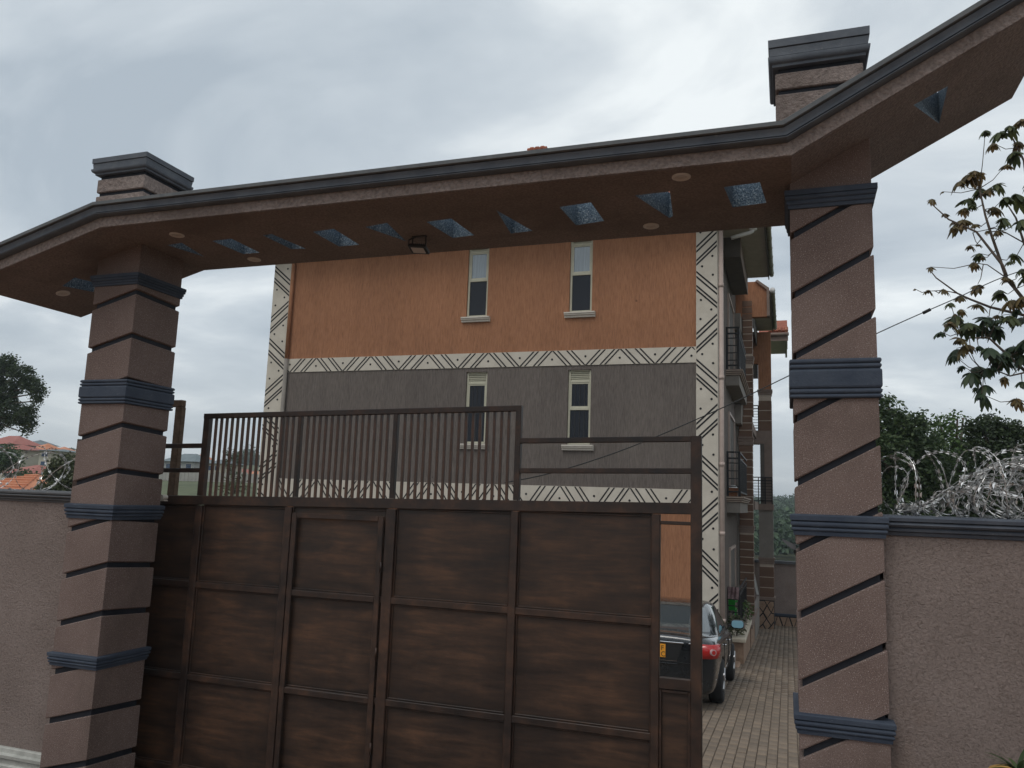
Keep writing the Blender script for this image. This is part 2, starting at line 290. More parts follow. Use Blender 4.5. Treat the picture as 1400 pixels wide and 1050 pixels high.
class MB:
    def __init__(s): s.v = []; s.f = []; s.mi = []; s.cur = 0
    def add(s, vs, fs):
        n = len(s.v); s.v += [tuple(v) for v in vs]; s.f += [[i + n for i in f] for f in fs]; s.mi += [s.cur] * len(fs); return s
    def box(s, x0, x1, y0, y1, z0, z1, ch=0.0):
        if x0 > x1: x0, x1 = x1, x0
        if y0 > y1: y0, y1 = y1, y0
        if z0 > z1: z0, z1 = z1, z0
        if ch <= 0:
            return s.add([(x, y, z) for z in (z0, z1) for y in (y0, y1) for x in (x0, x1)],
                         [[0, 2, 3, 1], [4, 5, 7, 6], [0, 1, 5, 4], [1, 3, 7, 5], [3, 2, 6, 7], [2, 0, 4, 6]])
        c = ch
        ring = lambda a, z: [(x0 + a, y0 + c if a < c else y0 + c, z)]
        def loop(i, z): # octagon with corner cut c, inset i
            return [(x0 + c, y0 + i, z), (x1 - c, y0 + i, z), (x1 - i, y0 + c, z), (x1 - i, y1 - c, z), (x1 - c, y1 - i, z), (x0 + c, y1 - i, z), (x0 + i, y1 - c, z), (x0 + i, y0 + c, z)]
        L = [loop(c * 0.99, z0), loop(0, z0 + c), loop(0, z1 - c), loop(c * 0.99, z1)]
        return s.loft(L)
    def loft(s, L, closed=True, caps=True):
        n = len(L[0]); vs = [p for l in L for p in l]; fs = []
        for a in range(len(L) - 1):
            for i in range(n if closed else n - 1):
                j = (i + 1) % n; fs.append([a * n + i, a * n + j, (a + 1) * n + j, (a + 1) * n + i])
        if caps and closed: fs.append(list(range(n))[::-1]); fs.append([(len(L) - 1) * n + i for i in range(n)])
        return s.add(vs, fs)
    def prism(s, pts, axis, a, b_):
        def P(p, d): return (d, p[0], p[1]) if axis == 'x' else (p[0], d, p[1]) if axis == 'y' else (p[0], p[1], d)
        return s.loft([[P(p, a) for p in pts], [P(p, b_) for p in pts]])
    def tube(s, pts, r, n=8, caps=True):
        pts = [Vector(p) for p in pts]; rs = r if isinstance(r, (list, tuple)) else [r] * len(pts)
        L = []; up = None
        for i, p in enumerate(pts):
            d = (pts[min(i + 1, len(pts) - 1)] - pts[max(i - 1, 0)]).normalized()
            if up is None: up = d.orthogonal().normalized()
            up = (up - d * up.dot(d)); up = up.normalized() if up.length > 1e-6 else d.orthogonal().normalized()
            q = d.cross(up)
            L.append([tuple(p + (up * math.cos(2 * PI * k / n) + q * math.sin(2 * PI * k / n)) * rs[i]) for k in range(n)])
        return s.loft(L, caps=caps)
    def ring(s, x0, x1, y0, y1, prof, k=0.52):   # moulding run round a square shaft: prof = [(offset, z)] bottom to top
        prof = [(o * k, z) for o, z in prof]
        return s.loft([[(x0 - o, y0 - o, z), (x1 + o, y0 - o, z), (x1 + o, y1 + o, z), (x0 - o, y1 + o, z)] for o, z in prof])
    def build(s, name, mat, parent=None, smooth=False, local=False, kind=None):
        me = bpy.data.meshes.new(name); me.from_pydata(s.v, [], s.f)
        if any(s.mi): me.polygons.foreach_set('material_index', s.mi)
        bm = bmesh.new(); bm.from_mesh(me); bmesh.ops.recalc_face_normals(bm, faces=bm.faces); bm.to_mesh(me); bm.free()
        o = link(name, me, mat, parent, local, smooth)
        if kind: o['kind'] = kind
        return o
def npmesh(name, V, F, mat, parent=None, smooth=False, kind=None):   # fast mesh from arrays of equal-sized faces
    me = bpy.data.meshes.new(name); V = np.asarray(V, np.float32); F = np.asarray(F, np.int32); k = F.shape[1]
    me.vertices.add(len(V)); me.vertices.foreach_set('co', V.ravel())
    me.loops.add(F.size); me.loops.foreach_set('vertex_index', F.ravel())
    me.polygons.add(len(F)); me.polygons.foreach_set('loop_start', np.arange(0, F.size, k, dtype=np.int32)); me.polygons.foreach_set('loop_total', np.full(len(F), k, np.int32))
    me.update(calc_edges=True); me.validate()
    o = link(name, me, mat, parent, False, smooth)
    if kind: o['kind'] = kind
    return o
def rand_unit(n):
    v = rng.normal(size=(n, 3)); return v / np.linalg.norm(v, axis=1, keepdims=True)
def leaves(name, C, size, mat, parent=None, aspect=0.5, droop=0.0, kind=None):   # one pointed leaf blade per centre
    n = len(C); C = np.asarray(C); sz = size * rng.uniform(0.6, 1.3, n)[:, None]
    d = rand_unit(n); d[:, 2] = d[:, 2] * 0.6 - droop; d /= np.linalg.norm(d, axis=1, keepdims=True)
    u = np.cross(d, rand_unit(n)); u /= np.linalg.norm(u, axis=1, keepdims=True) + 1e-9
    V = np.stack([C - d * sz * 0.5, C + u * sz * aspect * 0.5, C + d * sz * 0.5, C - u * sz * aspect * 0.5], 1).reshape(-1, 3)
    F = np.arange(4 * n).reshape(n, 4)
    return npmesh(name, V, F, mat, parent, kind=kind)

# ------------------------------------------------------------------ ground
def prof(Y):      # street level falling through the gate into the yard
    pts = [(-1e4, -1.62), (1.0, -1.62), (3.2, -2.1), (5.8, -2.62), (10, -3.04), (40, -4.75), (70, -7.5), (1e4, -7.5)]
    return float(np.interp(Y, [p[0] for p in pts], [p[1] for p in pts]))
def sm(a, b_, x): t_ = min(1, max(0, (x - a) / (b_ - a))); return t_ * t_ * (3 - 2 * t_)
def ground_z(X, Y):
    z = prof(Y) - 0.06
    lf = sm(-14, -30, X)                                 # the slope across to the left
    zl = -3.6 + 4.9 * sm(28, 82, Y) + 0.4 * sm(82, 200, Y)
    z = z * (1 - lf) + zl * lf if Y > 5 else z
    d = math.hypot(X, Y)
    if Y > 60:
        s_ = X / Y
        z += 22 * math.exp(-((s_ + 0.765) / 0.045) ** 2) * sm(180, 300, d) * (1 - sm(500, 800, d)) * 0.40
        z += 5.5 * math.exp(-((s_ + 1.115) / 0.05) ** 2) * sm(170, 270, d) * (1 - sm(500, 800, d))
        z += 30 * sm(140, 420, d) * math.exp(-((s_ - 0.15) / 0.35) ** 2) * 0.33 * (1 + 0.06 * math.sin(X * 0.03) + 0.05 * math.sin(X * 0.11))
    return z
gx = sorted(set([round(v, 2) for v in np.concatenate([np.linspace(-14, 8, 23), np.sign(np.linspace(-1, 1, 61)) * (np.abs(np.linspace(-1, 1, 61)) ** 3) * 2500])]))
gy = sorted(set([round(v, 2) for v in np.concatenate([np.linspace(-12, 44, 57), np.sign(np.linspace(-1, 1, 61)) * (np.abs(np.linspace(-1, 1, 61)) ** 3) * 2500, np.linspace(60, 480, 43)])]))
V = [(x, y, ground_z(x, y)) for y in gy for x in gx]; nx = len(gx)
F = [(j * nx + i, j * nx + i + 1, (j + 1) * nx + i + 1, (j + 1) * nx + i) for j in range(len(gy) - 1) for i in range(nx - 1)]
tag(npmesh('ground', V, F, 'earth_grass', smooth=True), kind='structure')
mb = MB(); ys = [-12, -6, 0, 1, 2.1, 3.2, 4.4]
mb.add([(x, y, prof(y) - 0.02) for y in ys for x in (-40, 40)], [[2 * i, 2 * i + 1, 2 * i + 3, 2 * i + 2] for i in range(len(ys) - 1)])
tag(mb.build('road', 'murram'), kind='structure')

# driveway: bed sheet and real pavers
YD = [4.4, 5.8, 7.9, 10, 15, 20, 26, 33]
mb = MB(); mb.add([(x, y, prof(y) - 0.035 * 0 - 0.018) for y in YD for x in (-17.0, 8.5)], [[2 * i, 2 * i + 1, 2 * i + 3, 2 * i + 2] for i in range(len(YD) - 1)])
drive = tag(mb.build('driveway', 'paving_bed'), kind='structure')
PW, PL = 0.126, 0.265
def paver_verts(x, y, dz=0.0):
    a, b_ = PW / 2 - 0.0035, PL / 2 - 0.005; c = 0.006
    V_ = []
    for (ix, iz) in ((0, -0.04), (0, -0.008), (c, 0)):
        for sx, sy in ((-1, -1), (1, -1), (1, 1), (-1, 1)):
            X, Y = x + sx * (a - ix), y + sy * (b_ - ix); V_.append((X, Y, prof(Y) + iz + dz + 0.004))
    return V_
PF = [[8, 9, 10, 11]] + [[r_ * 4 + i, r_ * 4 + (i + 1) % 4, (r_ + 1) * 4 + (i + 1) % 4, (r_ + 1) * 4 + i] for r_ in (0, 1) for i in range(4)]
cells = []
for ix in range(-41, 24):
    x = ix * PW + 0.02
    y = 5.9 + (PL / 2 if ix % 2 else 0)
    while y < 32.8:
        s_ = x / y
        if not (x < -1.55 and y > 18.4): cells.append((x, y, s_))
        y += PL
vis = sorted([c for c in cells if -0.105 < c[2] < 0.012 and c[1] > 9.6], key=lambda c: c[1])[:300]
vs_ = set((c[0], c[1]) for c in vis)
pm = bpy.data.meshes.new('paver'); yref = 12.0; vv = np.array(paver_verts(0, yref)); 
base_v = [(v[0], v[1] - yref, v[2] - prof(yref)) for v in vv]
pm.from_pydata(base_v, [], PF); pm.materials.append(MATS['paver'])
for (x, y, s_) in vis:
    o = bpy.data.objects.new('paver', pm); COL.objects.link(o); o.parent = drive; o.location = (x, y, prof(y) + rng.normal() * 0.0015)
    o.rotation_euler = (rng.normal() * 0.006, rng.normal() * 0.008, rng.normal() * 0.006)
V = []; F = []
for (x, y, s_) in cells:
    if (x, y) in vs_: continue
    n_ = len(V); V += paver_verts(x, y, rng.normal() * 0.0015); F += [[i + n_ for i in f] for f in PF]
npmesh('paver_field', V, F, 'paver', drive, kind='stuff')

# ------------------------------------------------------------------ entrance gateway
gw = thing('gateway', 'brown plastered entrance arch on two square columns with a bent flat canopy', 'gateway', (-2.5, 5.2, -2.55))
CY0, CY1 = 5.0, 5.5
def block(mbx, x0, x1, lo, hi, y0=CY0, y1=CY1, ch=0.006):
    # lo, hi: heights at the corners front-left, front-right, back-right, back-left
    xs = [(x0, y0), (x1, y0), (x1, y1), (x0, y1)]
    ins = [(x0 + ch, y0 + ch), (x1 - ch, y0 + ch), (x1 - ch, y1 - ch), (x0 + ch, y1 - ch)]
    L = [[(p[0], p[1], z) for p, z in zip(ins, lo)], [(p[0], p[1], z + ch) for p, z in zip(xs, lo)],
         [(p[0], p[1], z - ch) for p, z in zip(xs, hi)], [(p[0], p[1], z) for p, z in zip(ins, hi)]]
    mbx.loft(L)
def bands(col, x0, x1, cap, mid, cop, low):
    # capital below the canopy, wide middle band, two narrow strapped bands
    zt, zb = cap; h = zt - zb
    P_ = [(0.0, zb - 0.002), (0.022, zb), (0.026, zb + 0.17 * h), (0.020, zb + 0.19 * h), (0.034, zb + 0.24 * h), (0.040, zb + 0.36 * h), (0.034, zb + 0.42 * h), (0.030, zb + 0.43 * h), (0.048, zb + 0.50 * h),
          (0.055, zb + 0.62 * h), (0.050, zb + 0.68 * h), (0.040, zb + 0.69 * h), (0.060, zb + 0.71 * h), (0.060, zt), (0.0, zt + 0.002)]
    MB().ring(x0, x1, CY0, CY1, P_).build('capital', 'slate_paint', col)
    zt, zb = mid; h = zt - zb
    def bead(z0, z1, o): zc_ = (z0 + z1) / 2; r_ = (z1 - z0) / 2; return [(o + 0.022 * math.sin(PI * k / 6), zc_ - r_ * math.cos(PI * k / 6)) for k in range(7)]
    P_ = [(0, zb)] + bead(zb, zb + 0.10 * h, 0.018) + bead(zb + 0.115 * h, zb + 0.235 * h, 0.018) + [(0.020, zb + 0.25 * h), (0.036, zb + 0.27 * h), (0.042, zb + 0.31 * h), (0.042, zb + 0.67 * h), (0.036, zb + 0.71 * h), (0.020, zb + 0.73 * h)] \
        + bead(zb + 0.75 * h, zb + 0.86 * h, 0.018) + bead(zb + 0.875 * h, zt, 0.018) + [(0, zt)]
    MB().ring(x0, x1, CY0, CY1, P_).build('middle_band', 'slate_paint', col)
    for zt, zb in (cop, low):
        h = zt - zb
        P_ = [(0, zb)] + [(0.020, zb), (0.026, zb + 0.16 * h), (0.022, zb + 0.18 * h)] + bead(zb + 0.2 * h, zb + 0.40 * h, 0.020) + [(0.026, zb + 0.41 * h)] + bead(zb + 0.42 * h, zb + 0.68 * h, 0.030) + [(0.036, zb + 0.70 * h), (0.056, zb + 0.73 * h), (0.058, zt - 0.006), (0.052, zt), (0, zt + 0.004)]
        MB().ring(x0, x1, CY0, CY1, P_).build('strap_band', 'slate_paint', col)
def column(name, x0, x1, gro, offs, top, capz, mid, cop, low, label, zbot):
    # gro: groove heights at the front-left corner; offs: height offsets of the four corners
    ctop = capz[0] - 0.01
    core = MB(); core.box(x0 + 0.022, x1 - 0.022, CY0 + 0.022, CY1 - 0.022, zbot, capz[1]); col = core.build(name, 'groove_paint', gw); col['label'] = label
    G = 0.044; edges = [capz[1] + 0.012] + gro
    prev = None
    hs = [[g + o for o in offs] for g in gro]
    tops = [[ctop] * 4] + [[v - G for v in h] for h in hs]
    bots = hs + [[zbot] * 4]
    for tp, bt in zip(tops, bots):
        tp2 = [min(v, ctop) for v in tp]; bt2 = [min(b_, t_ - 0.013) for b_, t_ in zip(bt, tp2)]
        bt2 = [max(v, zbot) for v in bt2]; tp2 = [max(v, b_ + 0.013) for v, b_ in zip(tp2, bt2)]
        m_ = MB(); block(m_, x0, x1, bt2, tp2); m_.build('plaster_block', 'column_plaster', col)
    bands(col, x0, x1, capz, mid, cop, low)
    return col
COLL = column('column', -5.54, -5.085, [1.525 - 0.371 * k for k in range(11)], (0, 0.118, 0.088, -0.03), 2.03, (1.775, 1.683), (0.880, 0.678), (-0.141, -0.256), (-1.308, -1.407), 'left column whose grooves peak at its inner front corner', -2.62)
COLR = column('column', 0.045, 0.513, [1.708 - 0.3805 * k for k in range(12)], (0, 0.250, 0.25, 0), 2.03, (1.972, 1.856), (0.906, 0.668), (-0.018, -0.137), (-1.131, -1.241), 'right column with grooves slanting up to the right', -2.62)
# plain necks between capital and canopy
MB().box(-5.54, -5.085, CY0, CY1, 1.76, 2.10, 0.004).build('column_neck', 'column_plaster', COLL)
MB().box(0.045, 0.513, CY0, CY1, 1.96, 2.45, 0.004).build('column_neck', 'column_plaster', COLR)
# stubs above the canopy
def stub(col, x0, x1, z0, gz, capz, y0=5.004, y1=5.496):
    c = MB().box(x0 + 0.02, x1 - 0.02, y0 + 0.02, y1 - 0.02, z0, capz[0] - 0.02).build('stub_core', 'groove_paint', col)
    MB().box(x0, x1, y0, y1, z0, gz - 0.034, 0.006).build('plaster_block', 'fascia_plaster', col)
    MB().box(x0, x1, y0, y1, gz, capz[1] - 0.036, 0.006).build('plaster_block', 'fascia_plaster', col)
    zt, zb = capz; h = zt - zb
    P_ = [(0.0, zb), (0.030, zb + 0.01 * h), (0.032, zb + 0.10 * h)] + [(0.040 + 0.040 * math.sin(PI * 0.5 * k / 5), zb + 0.12 * h + 0.18 * h * (1 - math.cos(PI * 0.5 * k / 5))) for k in range(6)] + [(0.080, zb + 0.34 * h), (0.046, zb + 0.35 * h), (0.046, zb + 0.38 * h)] \
        + [(0.058 + 0.010 * (k / 5) ** 2, zb + (0.39 + 0.27 * k / 5) * h) for k in range(6)] + [(0.050, zb + 0.67 * h), (0.050, zb + 0.70 * h), (0.076, zb + 0.71 * h), (0.078, zt), (0.0, zt + 0.004)]
    MB().ring(x0, x1, y0, y1, P_).build('cap_moulding', 'cornice_grey', col)
stub(COLL, -5.655, -5.135, 2.03, 2.535, (2.835, 2.690))
stub(COLR, -0.030, 0.490, 2.14, 2.668, (2.995, 2.815))
# canopy
PATH = [(-6.54, 2.03 - 1.44 * math.tan(math.radians(15))), (-5.10, 2.03), (0.055, 2.03), (1.475, 2.03 + 1.42 * math.tan(math.radians(28.5)))]
def offset_path(h):
    nrm = []
    for i in range(3):
        dx_, dz_ = PATH[i + 1][0] - PATH[i][0], PATH[i + 1][1] - PATH[i][1]; l_ = math.hypot(dx_, dz_); nrm.append((-dz_ / l_, dx_ / l_))
    res = []
    for i in range(4):
        if i == 0: n_ = nrm[0]; k = 1
        elif i == 3: n_ = nrm[2]; k = 1
        else:
            a_, b2 = nrm[i - 1], nrm[i]; sx_, sz_ = a_[0] + b2[0], a_[1] + b2[1]; l_ = math.hypot(sx_, sz_); n_ = (sx_ / l_, sz_ / l_); k = 1 / (n_[0] * b2[0] + n_[1] * b2[1])
        res.append((PATH[i][0] + n_[0] * h * k, PATH[i][1] + n_[1] * h * k))
    return res
def extrude_profile(pf, name, mat, parent, smooth=False):
    pts = [[(x, y, z) for (y, h) in pf for (x, z) in [offset_path(h)[i]]] for i in range(4)]
    return MB().loft(pts).build(name, mat, parent, smooth)
YF, YB = 4.60, 5.78
canopy = extrude_profile([(YF, 0), (YF, 0.189), (YB, 0.189), (YB, 0)], 'canopy', None, gw)
canopy.data.materials.append(MATS['canopy_plaster']); canopy.data.materials.append(MATS['blue_dash'])
# openings cut right through the slab
holes = [[(-4.89, 5.08), (-4.72, 5.06), (-4.80, 5.43)], [(-4.43, 5.08), (-4.23, 5.07), (-4.23, 5.44), (-4.40, 5.44)], [(-3.92, 5.06), (-3.83, 5.05), (-3.77, 5.44), (-3.90, 5.42)],
         [(-3.47, 5.08), (-3.27, 5.06), (-3.27, 5.45), (-3.46, 5.45)], [(-3.01, 5.08), (-2.80, 5.04), (-2.85, 5.46)], [(-2.50, 5.09), (-2.29, 5.07), (-2.26, 5.45), (-2.45, 5.47)],
         [(-1.91, 4.99), (-1.79, 5.46), (-1.97, 5.48)], [(-1.46, 5.04), (-1.23, 5.01), (-1.22, 5.38), (-1.44, 5.42)], [(-0.92, 4.96), (-0.69, 4.95), (-0.73, 5.40), (-0.76, 5.43)],
         [(-0.35, 4.96), (-0.13, 4.94), (-0.10, 5.30), (-0.32, 5.33)], [(0.745, 4.90), (0.935, 4.92), (0.975, 5.46)], [(-6.09, 5.15), (-5.90, 5.10), (-5.87, 5.31), (-6.03, 5.43)]]
cut = MB()
off = wloc(gw)
for h_ in holes: cut.prism([(p[0] - off.x, p[1] - off.y) for p in h_], 'z', 1.3 - off.z, 3.2 - off.z)
cm = bpy.data.meshes.new('cut'); cm.from_pydata(cut.v, [], cut.f); bm = bmesh.new(); bm.from_mesh(cm); bmesh.ops.recalc_face_normals(bm, faces=bm.faces); bm.to_mesh(cm); bm.free()
cm.materials.append(MATS['canopy_plaster']); cm.materials.append(MATS['blue_dash'])
for p in cm.polygons: p.material_index = 1
co = bpy.data.objects.new('cut', cm); COL.objects.link(co); co.parent = gw
md = canopy.modifiers.new('b', 'BOOLEAN'); md.operation = 'DIFFERENCE'; md.object = co; md.solver = 'EXACT'
bpy.context.view_layer.update(); dg = bpy.context.evaluated_depsgraph_get()
nm = bpy.data.meshes.new_from_object(canopy.evaluated_get(dg)); canopy.modifiers.clear(); canopy.data = nm; bpy.data.objects.remove(co)
# cornice along the front and ends
cv = [(4.590, 0.083)] + [(4.552 - 0.022 * math.sin(PI * k / 6), 0.084 + 0.019 * k / 6) for k in range(7)] + [(4.562, 0.1045), (4.562, 0.1085)] + [(4.546 - 0.016 * (k / 6) ** 2, 0.110 + 0.040 * k / 6) for k in range(7)] + [(4.552, 0.151), (4.590, 0.151)]
extrude_profile(cv, 'cornice', 'cornice_grey', canopy)
extrude_profile([(4.590, 0.1525), (4.550, 0.1525), (4.548, 0.1565), (4.518, 0.1570), (4.512, 0.160), (4.512, 0.185), (4.522, 0.190), (4.590, 0.190)], 'cornice_lip', 'concrete_edge', canopy)
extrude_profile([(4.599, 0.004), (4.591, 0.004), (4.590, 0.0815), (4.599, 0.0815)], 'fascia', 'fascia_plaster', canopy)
for sgn, yb in ((1, YB + 0.003),):
    extrude_profile([(yb, 0.09), (yb + 0.05, 0.10), (yb + 0.05, 0.16), (yb + 0.08, 0.165), (yb + 0.08, 0.188), (yb, 0.188)], 'cornice', 'cornice_grey', canopy)

# downlights
dls = [((-4.61, 4.88), 'round downlight at the canopy front edge just right of the left column'), ((-4.40, 5.59), 'round downlight at the canopy back edge near the left column, above the open sky'),
       ((-0.91, 5.56), 'round downlight at the canopy back edge above the striped house corner'), ((-0.59, 4.73), 'large looking round downlight near the canopy front edge by the right column'),
       ((-6.20, 5.26), 'round downlight in the sloping left wing of the canopy')]
for (x, y), lb in dls:
    z = 2.03 if x > -5.1 else 2.03 - (-5.1 - x) * math.tan(math.radians(15))
    t_ = thing('downlight', lb, 'ceiling light', (x, y, z), 'round downlights in the canopy soffit')
    if x < -5.1: t_.rotation_euler = (0, -math.radians(15), 0)
    L = [[(r_ * math.cos(2 * PI * k / 28), r_ * math.sin(2 * PI * k / 28), z_) for k in range(28)] for r_, z_ in ((0.058, 0.002), (0.058, -0.006), (0.050, -0.010), (0.040, -0.009), (0.036, 0.001))]
    MB().loft(L, caps=False).build('trim_ring', 'lamp_white', t_, True, True)
    L = [[(r_ * math.cos(2 * PI * k / 28), r_ * math.sin(2 * PI * k / 28), z_) for k in range(28)] for r_, z_ in ((0.037, 0.001), (0.030, -0.005), (0.018, -0.006), (0.016, -0.003), (0.001, -0.003))]
    MB().loft(L, caps=False).build('lens', 'lamp_lens', t_, True, True)
# floodlight under the soffit
fl = thing('floodlight', 'small black floodlight with a wire bracket hanging under the middle of the canopy', 'floodlight', (-2.69, 5.37, 2.03))
m_ = MB(); m_.tube([(-0.055, 0, 0.0), (-0.058, 0, -0.055), (-0.055, 0.0, -0.095)], 0.0055, 6); m_.tube([(0.055, 0, 0.0), (0.058, 0, -0.055), (0.055, 0, -0.095)], 0.0055, 6); m_.box(-0.06, 0.06, -0.012, 0.012, -0.008, 0)
m_.build('bracket', 'car_dark_trim', fl, local=True)
m_ = MB(); m_.tube([(-0.03, 0.0, -0.005), (-0.095, 0.01, -0.02), (-0.10, 0.02, -0.06), (-0.06, 0.01, -0.095)], 0.006, 6).build('flex_cable', 'cable_black', fl, True, True)
hd = MB(); hd.box(-0.075, 0.075, -0.055, 0.055, -0.012, 0.012, 0.004)
for k in range(7): hd.box(-0.06 + 0.018 * k, -0.054 + 0.018 * k, -0.045, 0.045, 0.012, 0.022)
h_ = hd.build('housing', 'car_dark_trim', fl, local=True); h_.location = (0, 0, -0.105); h_.rotation_euler = (math.radians(-16), math.radians(6), math.radians(4))
g_ = MB().box(-0.052, 0.052, -0.036, 0.036, -0.0145, -0.0125).build('front_glass', 'lamp_lens', h_, local=True)
# small dark lamp fixed to the inner side of the right column
lp = thing('wall_lamp', 'small dark wedge shaped lamp sticking out from the inner side of the right column', 'wall lamp', (0.045, 5.12, -0.20))
MB().prism([(0.0, 0.0), (-0.075, 0.030), (-0.078, 0.024), (-0.03, -0.02), (0.0, -0.03)], 'y', -0.035, 0.035).build('shade', 'coping_grey', lp, local=True)
MB().box(-0.012, 0, -0.02, 0.02, -0.05, -0.03).build('bracket', 'car_dark_trim', lp, local=True)

# ------------------------------------------------------------------ boundary walls
def coping(x0, x1, yf, yb, zt, zb, par, n):
    h = zt - zb
    pf = [(yf - 0.010, zb), (yf - 0.018, zb + 0.16 * h), (yf - 0.014, zb + 0.18 * h), (yf - 0.030, zb + 0.22 * h), (yf - 0.034, zb + 0.33 * h), (yf - 0.026, zb + 0.39 * h), (yf - 0.024, zb + 0.41 * h), (yf - 0.046, zb + 0.46 * h), (yf - 0.054, zb + 0.55 * h),
          (yf - 0.048, zb + 0.66 * h), (yf - 0.036, zb + 0.70 * h), (yf - 0.058, zb + 0.73 * h), (yf - 0.062, zt - 0.012), (yf - 0.052, zt), (yb + 0.05, zt + 0.006), (yb + 0.05, zb), ]
    return MB().prism(pf, 'x', x0, x1).build('coping', 'coping_grey' if n else 'slate_coping', par)
painted('slate_coping', (0.052, 0.062, 0.082), (0.085, 0.096, 0.118), 0.75, sc=5, bs=0.3, wear=(0.17, 0.17, 0.18))
bw = thing('boundary_wall', 'roughcast boundary wall left of the gate with grey moulded coping and pale skirting', 'wall', (-9, 5.2, -2.6))
MB().box(-16, -5.54, 5.09, 5.31, -2.75, -0.14).build('wall', 'wall_roughcast', bw); coping(-16, -5.542, 5.09, 5.31, -0.050, -0.142, bw, 1)
p0, p1 = PY(0, 1017, 5.06), PY(58, 1035, 5.06)
zs = (p0.z + p1.z) / 2
pf = [(5.089, zs - 0.20), (5.04, zs - 0.20), (5.035, zs - 0.13), (5.055, zs - 0.12), (5.05, zs - 0.085), (5.06, zs - 0.075), (5.03, zs - 0.07), (5.025, zs - 0.045), (5.055, zs - 0.038), (5.055, zs - 0.005), (5.065, zs), (5.089, zs)]
MB().prism(pf, 'x', -16, -5.56).build('skirting', 'dirty_white', bw)
br = thing('boundary_wall', 'roughcast boundary wall right of the gate with blue grey coping under heaped razor wire', 'wall', (4, 5.2, -2.6))
MB().box(0.513, 12, 5.075, 5.30, -2.75, -0.12).build('wall', 'wall_roughcast', br); coping(0.5145, 12, 5.075, 5.30, -0.006, -0.118, br, 0)

# ------------------------------------------------------------------ sliding gate
gt = thing('sliding_gate', 'rusty brown steel sliding gate of sheet panels with a row of upright bars on top', 'gate', (-3.4, 5.72, -2.6))
GY = 5.70
dz = lambda x: 0.018 * (x + 3.4)
def rail(x0, x1, z0, z1, y0=GY, y1=GY + 0.045, slope=True, name='rail', mat='gate_frame'):
    a0, a1 = (dz(x0), dz(x1)) if slope else (0, 0); c = 0.004
    L = []
    for x, a in ((x0, a0), (x1, a1)):
        L.append([(x, y0 + c, z0 + a), (x, y1 - c, z0 + a), (x, y1, z0 + a + c), (x, y1, z1 + a - c), (x, y1 - c, z1 + a), (x, y0 + c, z1 + a), (x, y0, z1 + a - c), (x, y0, z0 + a + c)])
    return MB().loft(L).build(name, mat, gt)
def post(x0, x1, z0, z1, y0=GY, y1=GY + 0.045, name='post', mat='gate_frame', tilt=0.0):
    c = 0.004; L = []
    for z, a in ((z0, -tilt), (z1, 0)):
        L.append([(x0 + c + a, y0, z), (x1 - c + a, y0, z), (x1 + a, y0 + c, z), (x1 + a, y1 - c, z), (x1 - c + a, y1, z), (x0 + c + a, y1, z), (x0 + a, y1 - c, z), (x0 + a, y0 + c, z)])
    return MB().loft(L).build(name, mat, gt)
ZB = -2.55
rail(-4.882, -1.914, 0.660, 0.704)                      # over the bars
rail(-1.914, -0.567, 0.412, 0.452); rail(-1.910, -0.640, 0.186, 0.224)
rail(-6.30, -4.882, 0.400, 0.440); rail(-6.30, -4.882, 0.184, 0.222)
rail(-6.30, -0.640, -0.098, -0.018)
for z0, z1 in ((-0.825, -0.775), (-1.585, -1.535), (-2.32, -2.27)):
    rail(-6.30, -0.910, z0, z1, GY + 0.004, GY + 0.041, False)
rail(-6.30, -0.57, -2.55, -2.49, GY + 0.002, GY + 0.043, False)
cols = [(-6.32, -6.26), (-4.882, -4.812), (-3.968, -3.900), (-3.020, -2.935), (-1.968, -1.910), (-0.910, -0.852)]
for i, (a, b_) in enumerate(cols):
    post(a, b_, ZB + 0.001, -0.099 + dz(a) - 0.001, GY - 0.003, GY + 0.047)
post(-6.32, -6.26, -0.017, 0.44); post(-4.880, -4.815, -0.017 + dz(-4.85), 0.66 + dz(-4.85), GY - 0.002, GY + 0.047)
post(-3.905, -3.872, -0.017 + dz(-3.9), 0.659 + dz(-3.9)); post(-3.003, -2.965, -0.017 + dz(-3), 0.659 + dz(-3)); post(-1.957, -1.912, -0.017 + dz(-1.93), 0.690 + dz(-1.93), GY - 0.002, GY + 0.047)
post(-0.640, -0.565, ZB, 0.452 + dz(-0.6), GY - 0.004, GY + 0.055)
barmesh = None
for a, b_, n_ in ((-4.815, -3.905, 15), (-3.872, -3.003, 14), (-2.965, -1.957, 16)):
    for k in range(n_):
        x = a + (b_ - a) * (k + 1) / (n_ + 1)
        z0 = -0.018 + dz(x)
        if barmesh is None:
            ob = MB().box(x - 0.0105, x + 0.0105, GY + 0.012, GY + 0.033, z0, z0 + 0.678, 0.002).build('bar', 'gate_bar', gt); barmesh = ob; x00, z00 = x, z0
        else:
            c = barmesh.copy(); COL.objects.link(c); c.location = (x - x00, 0, z0 - z00); c.rotation_euler = (0, 0, 0)
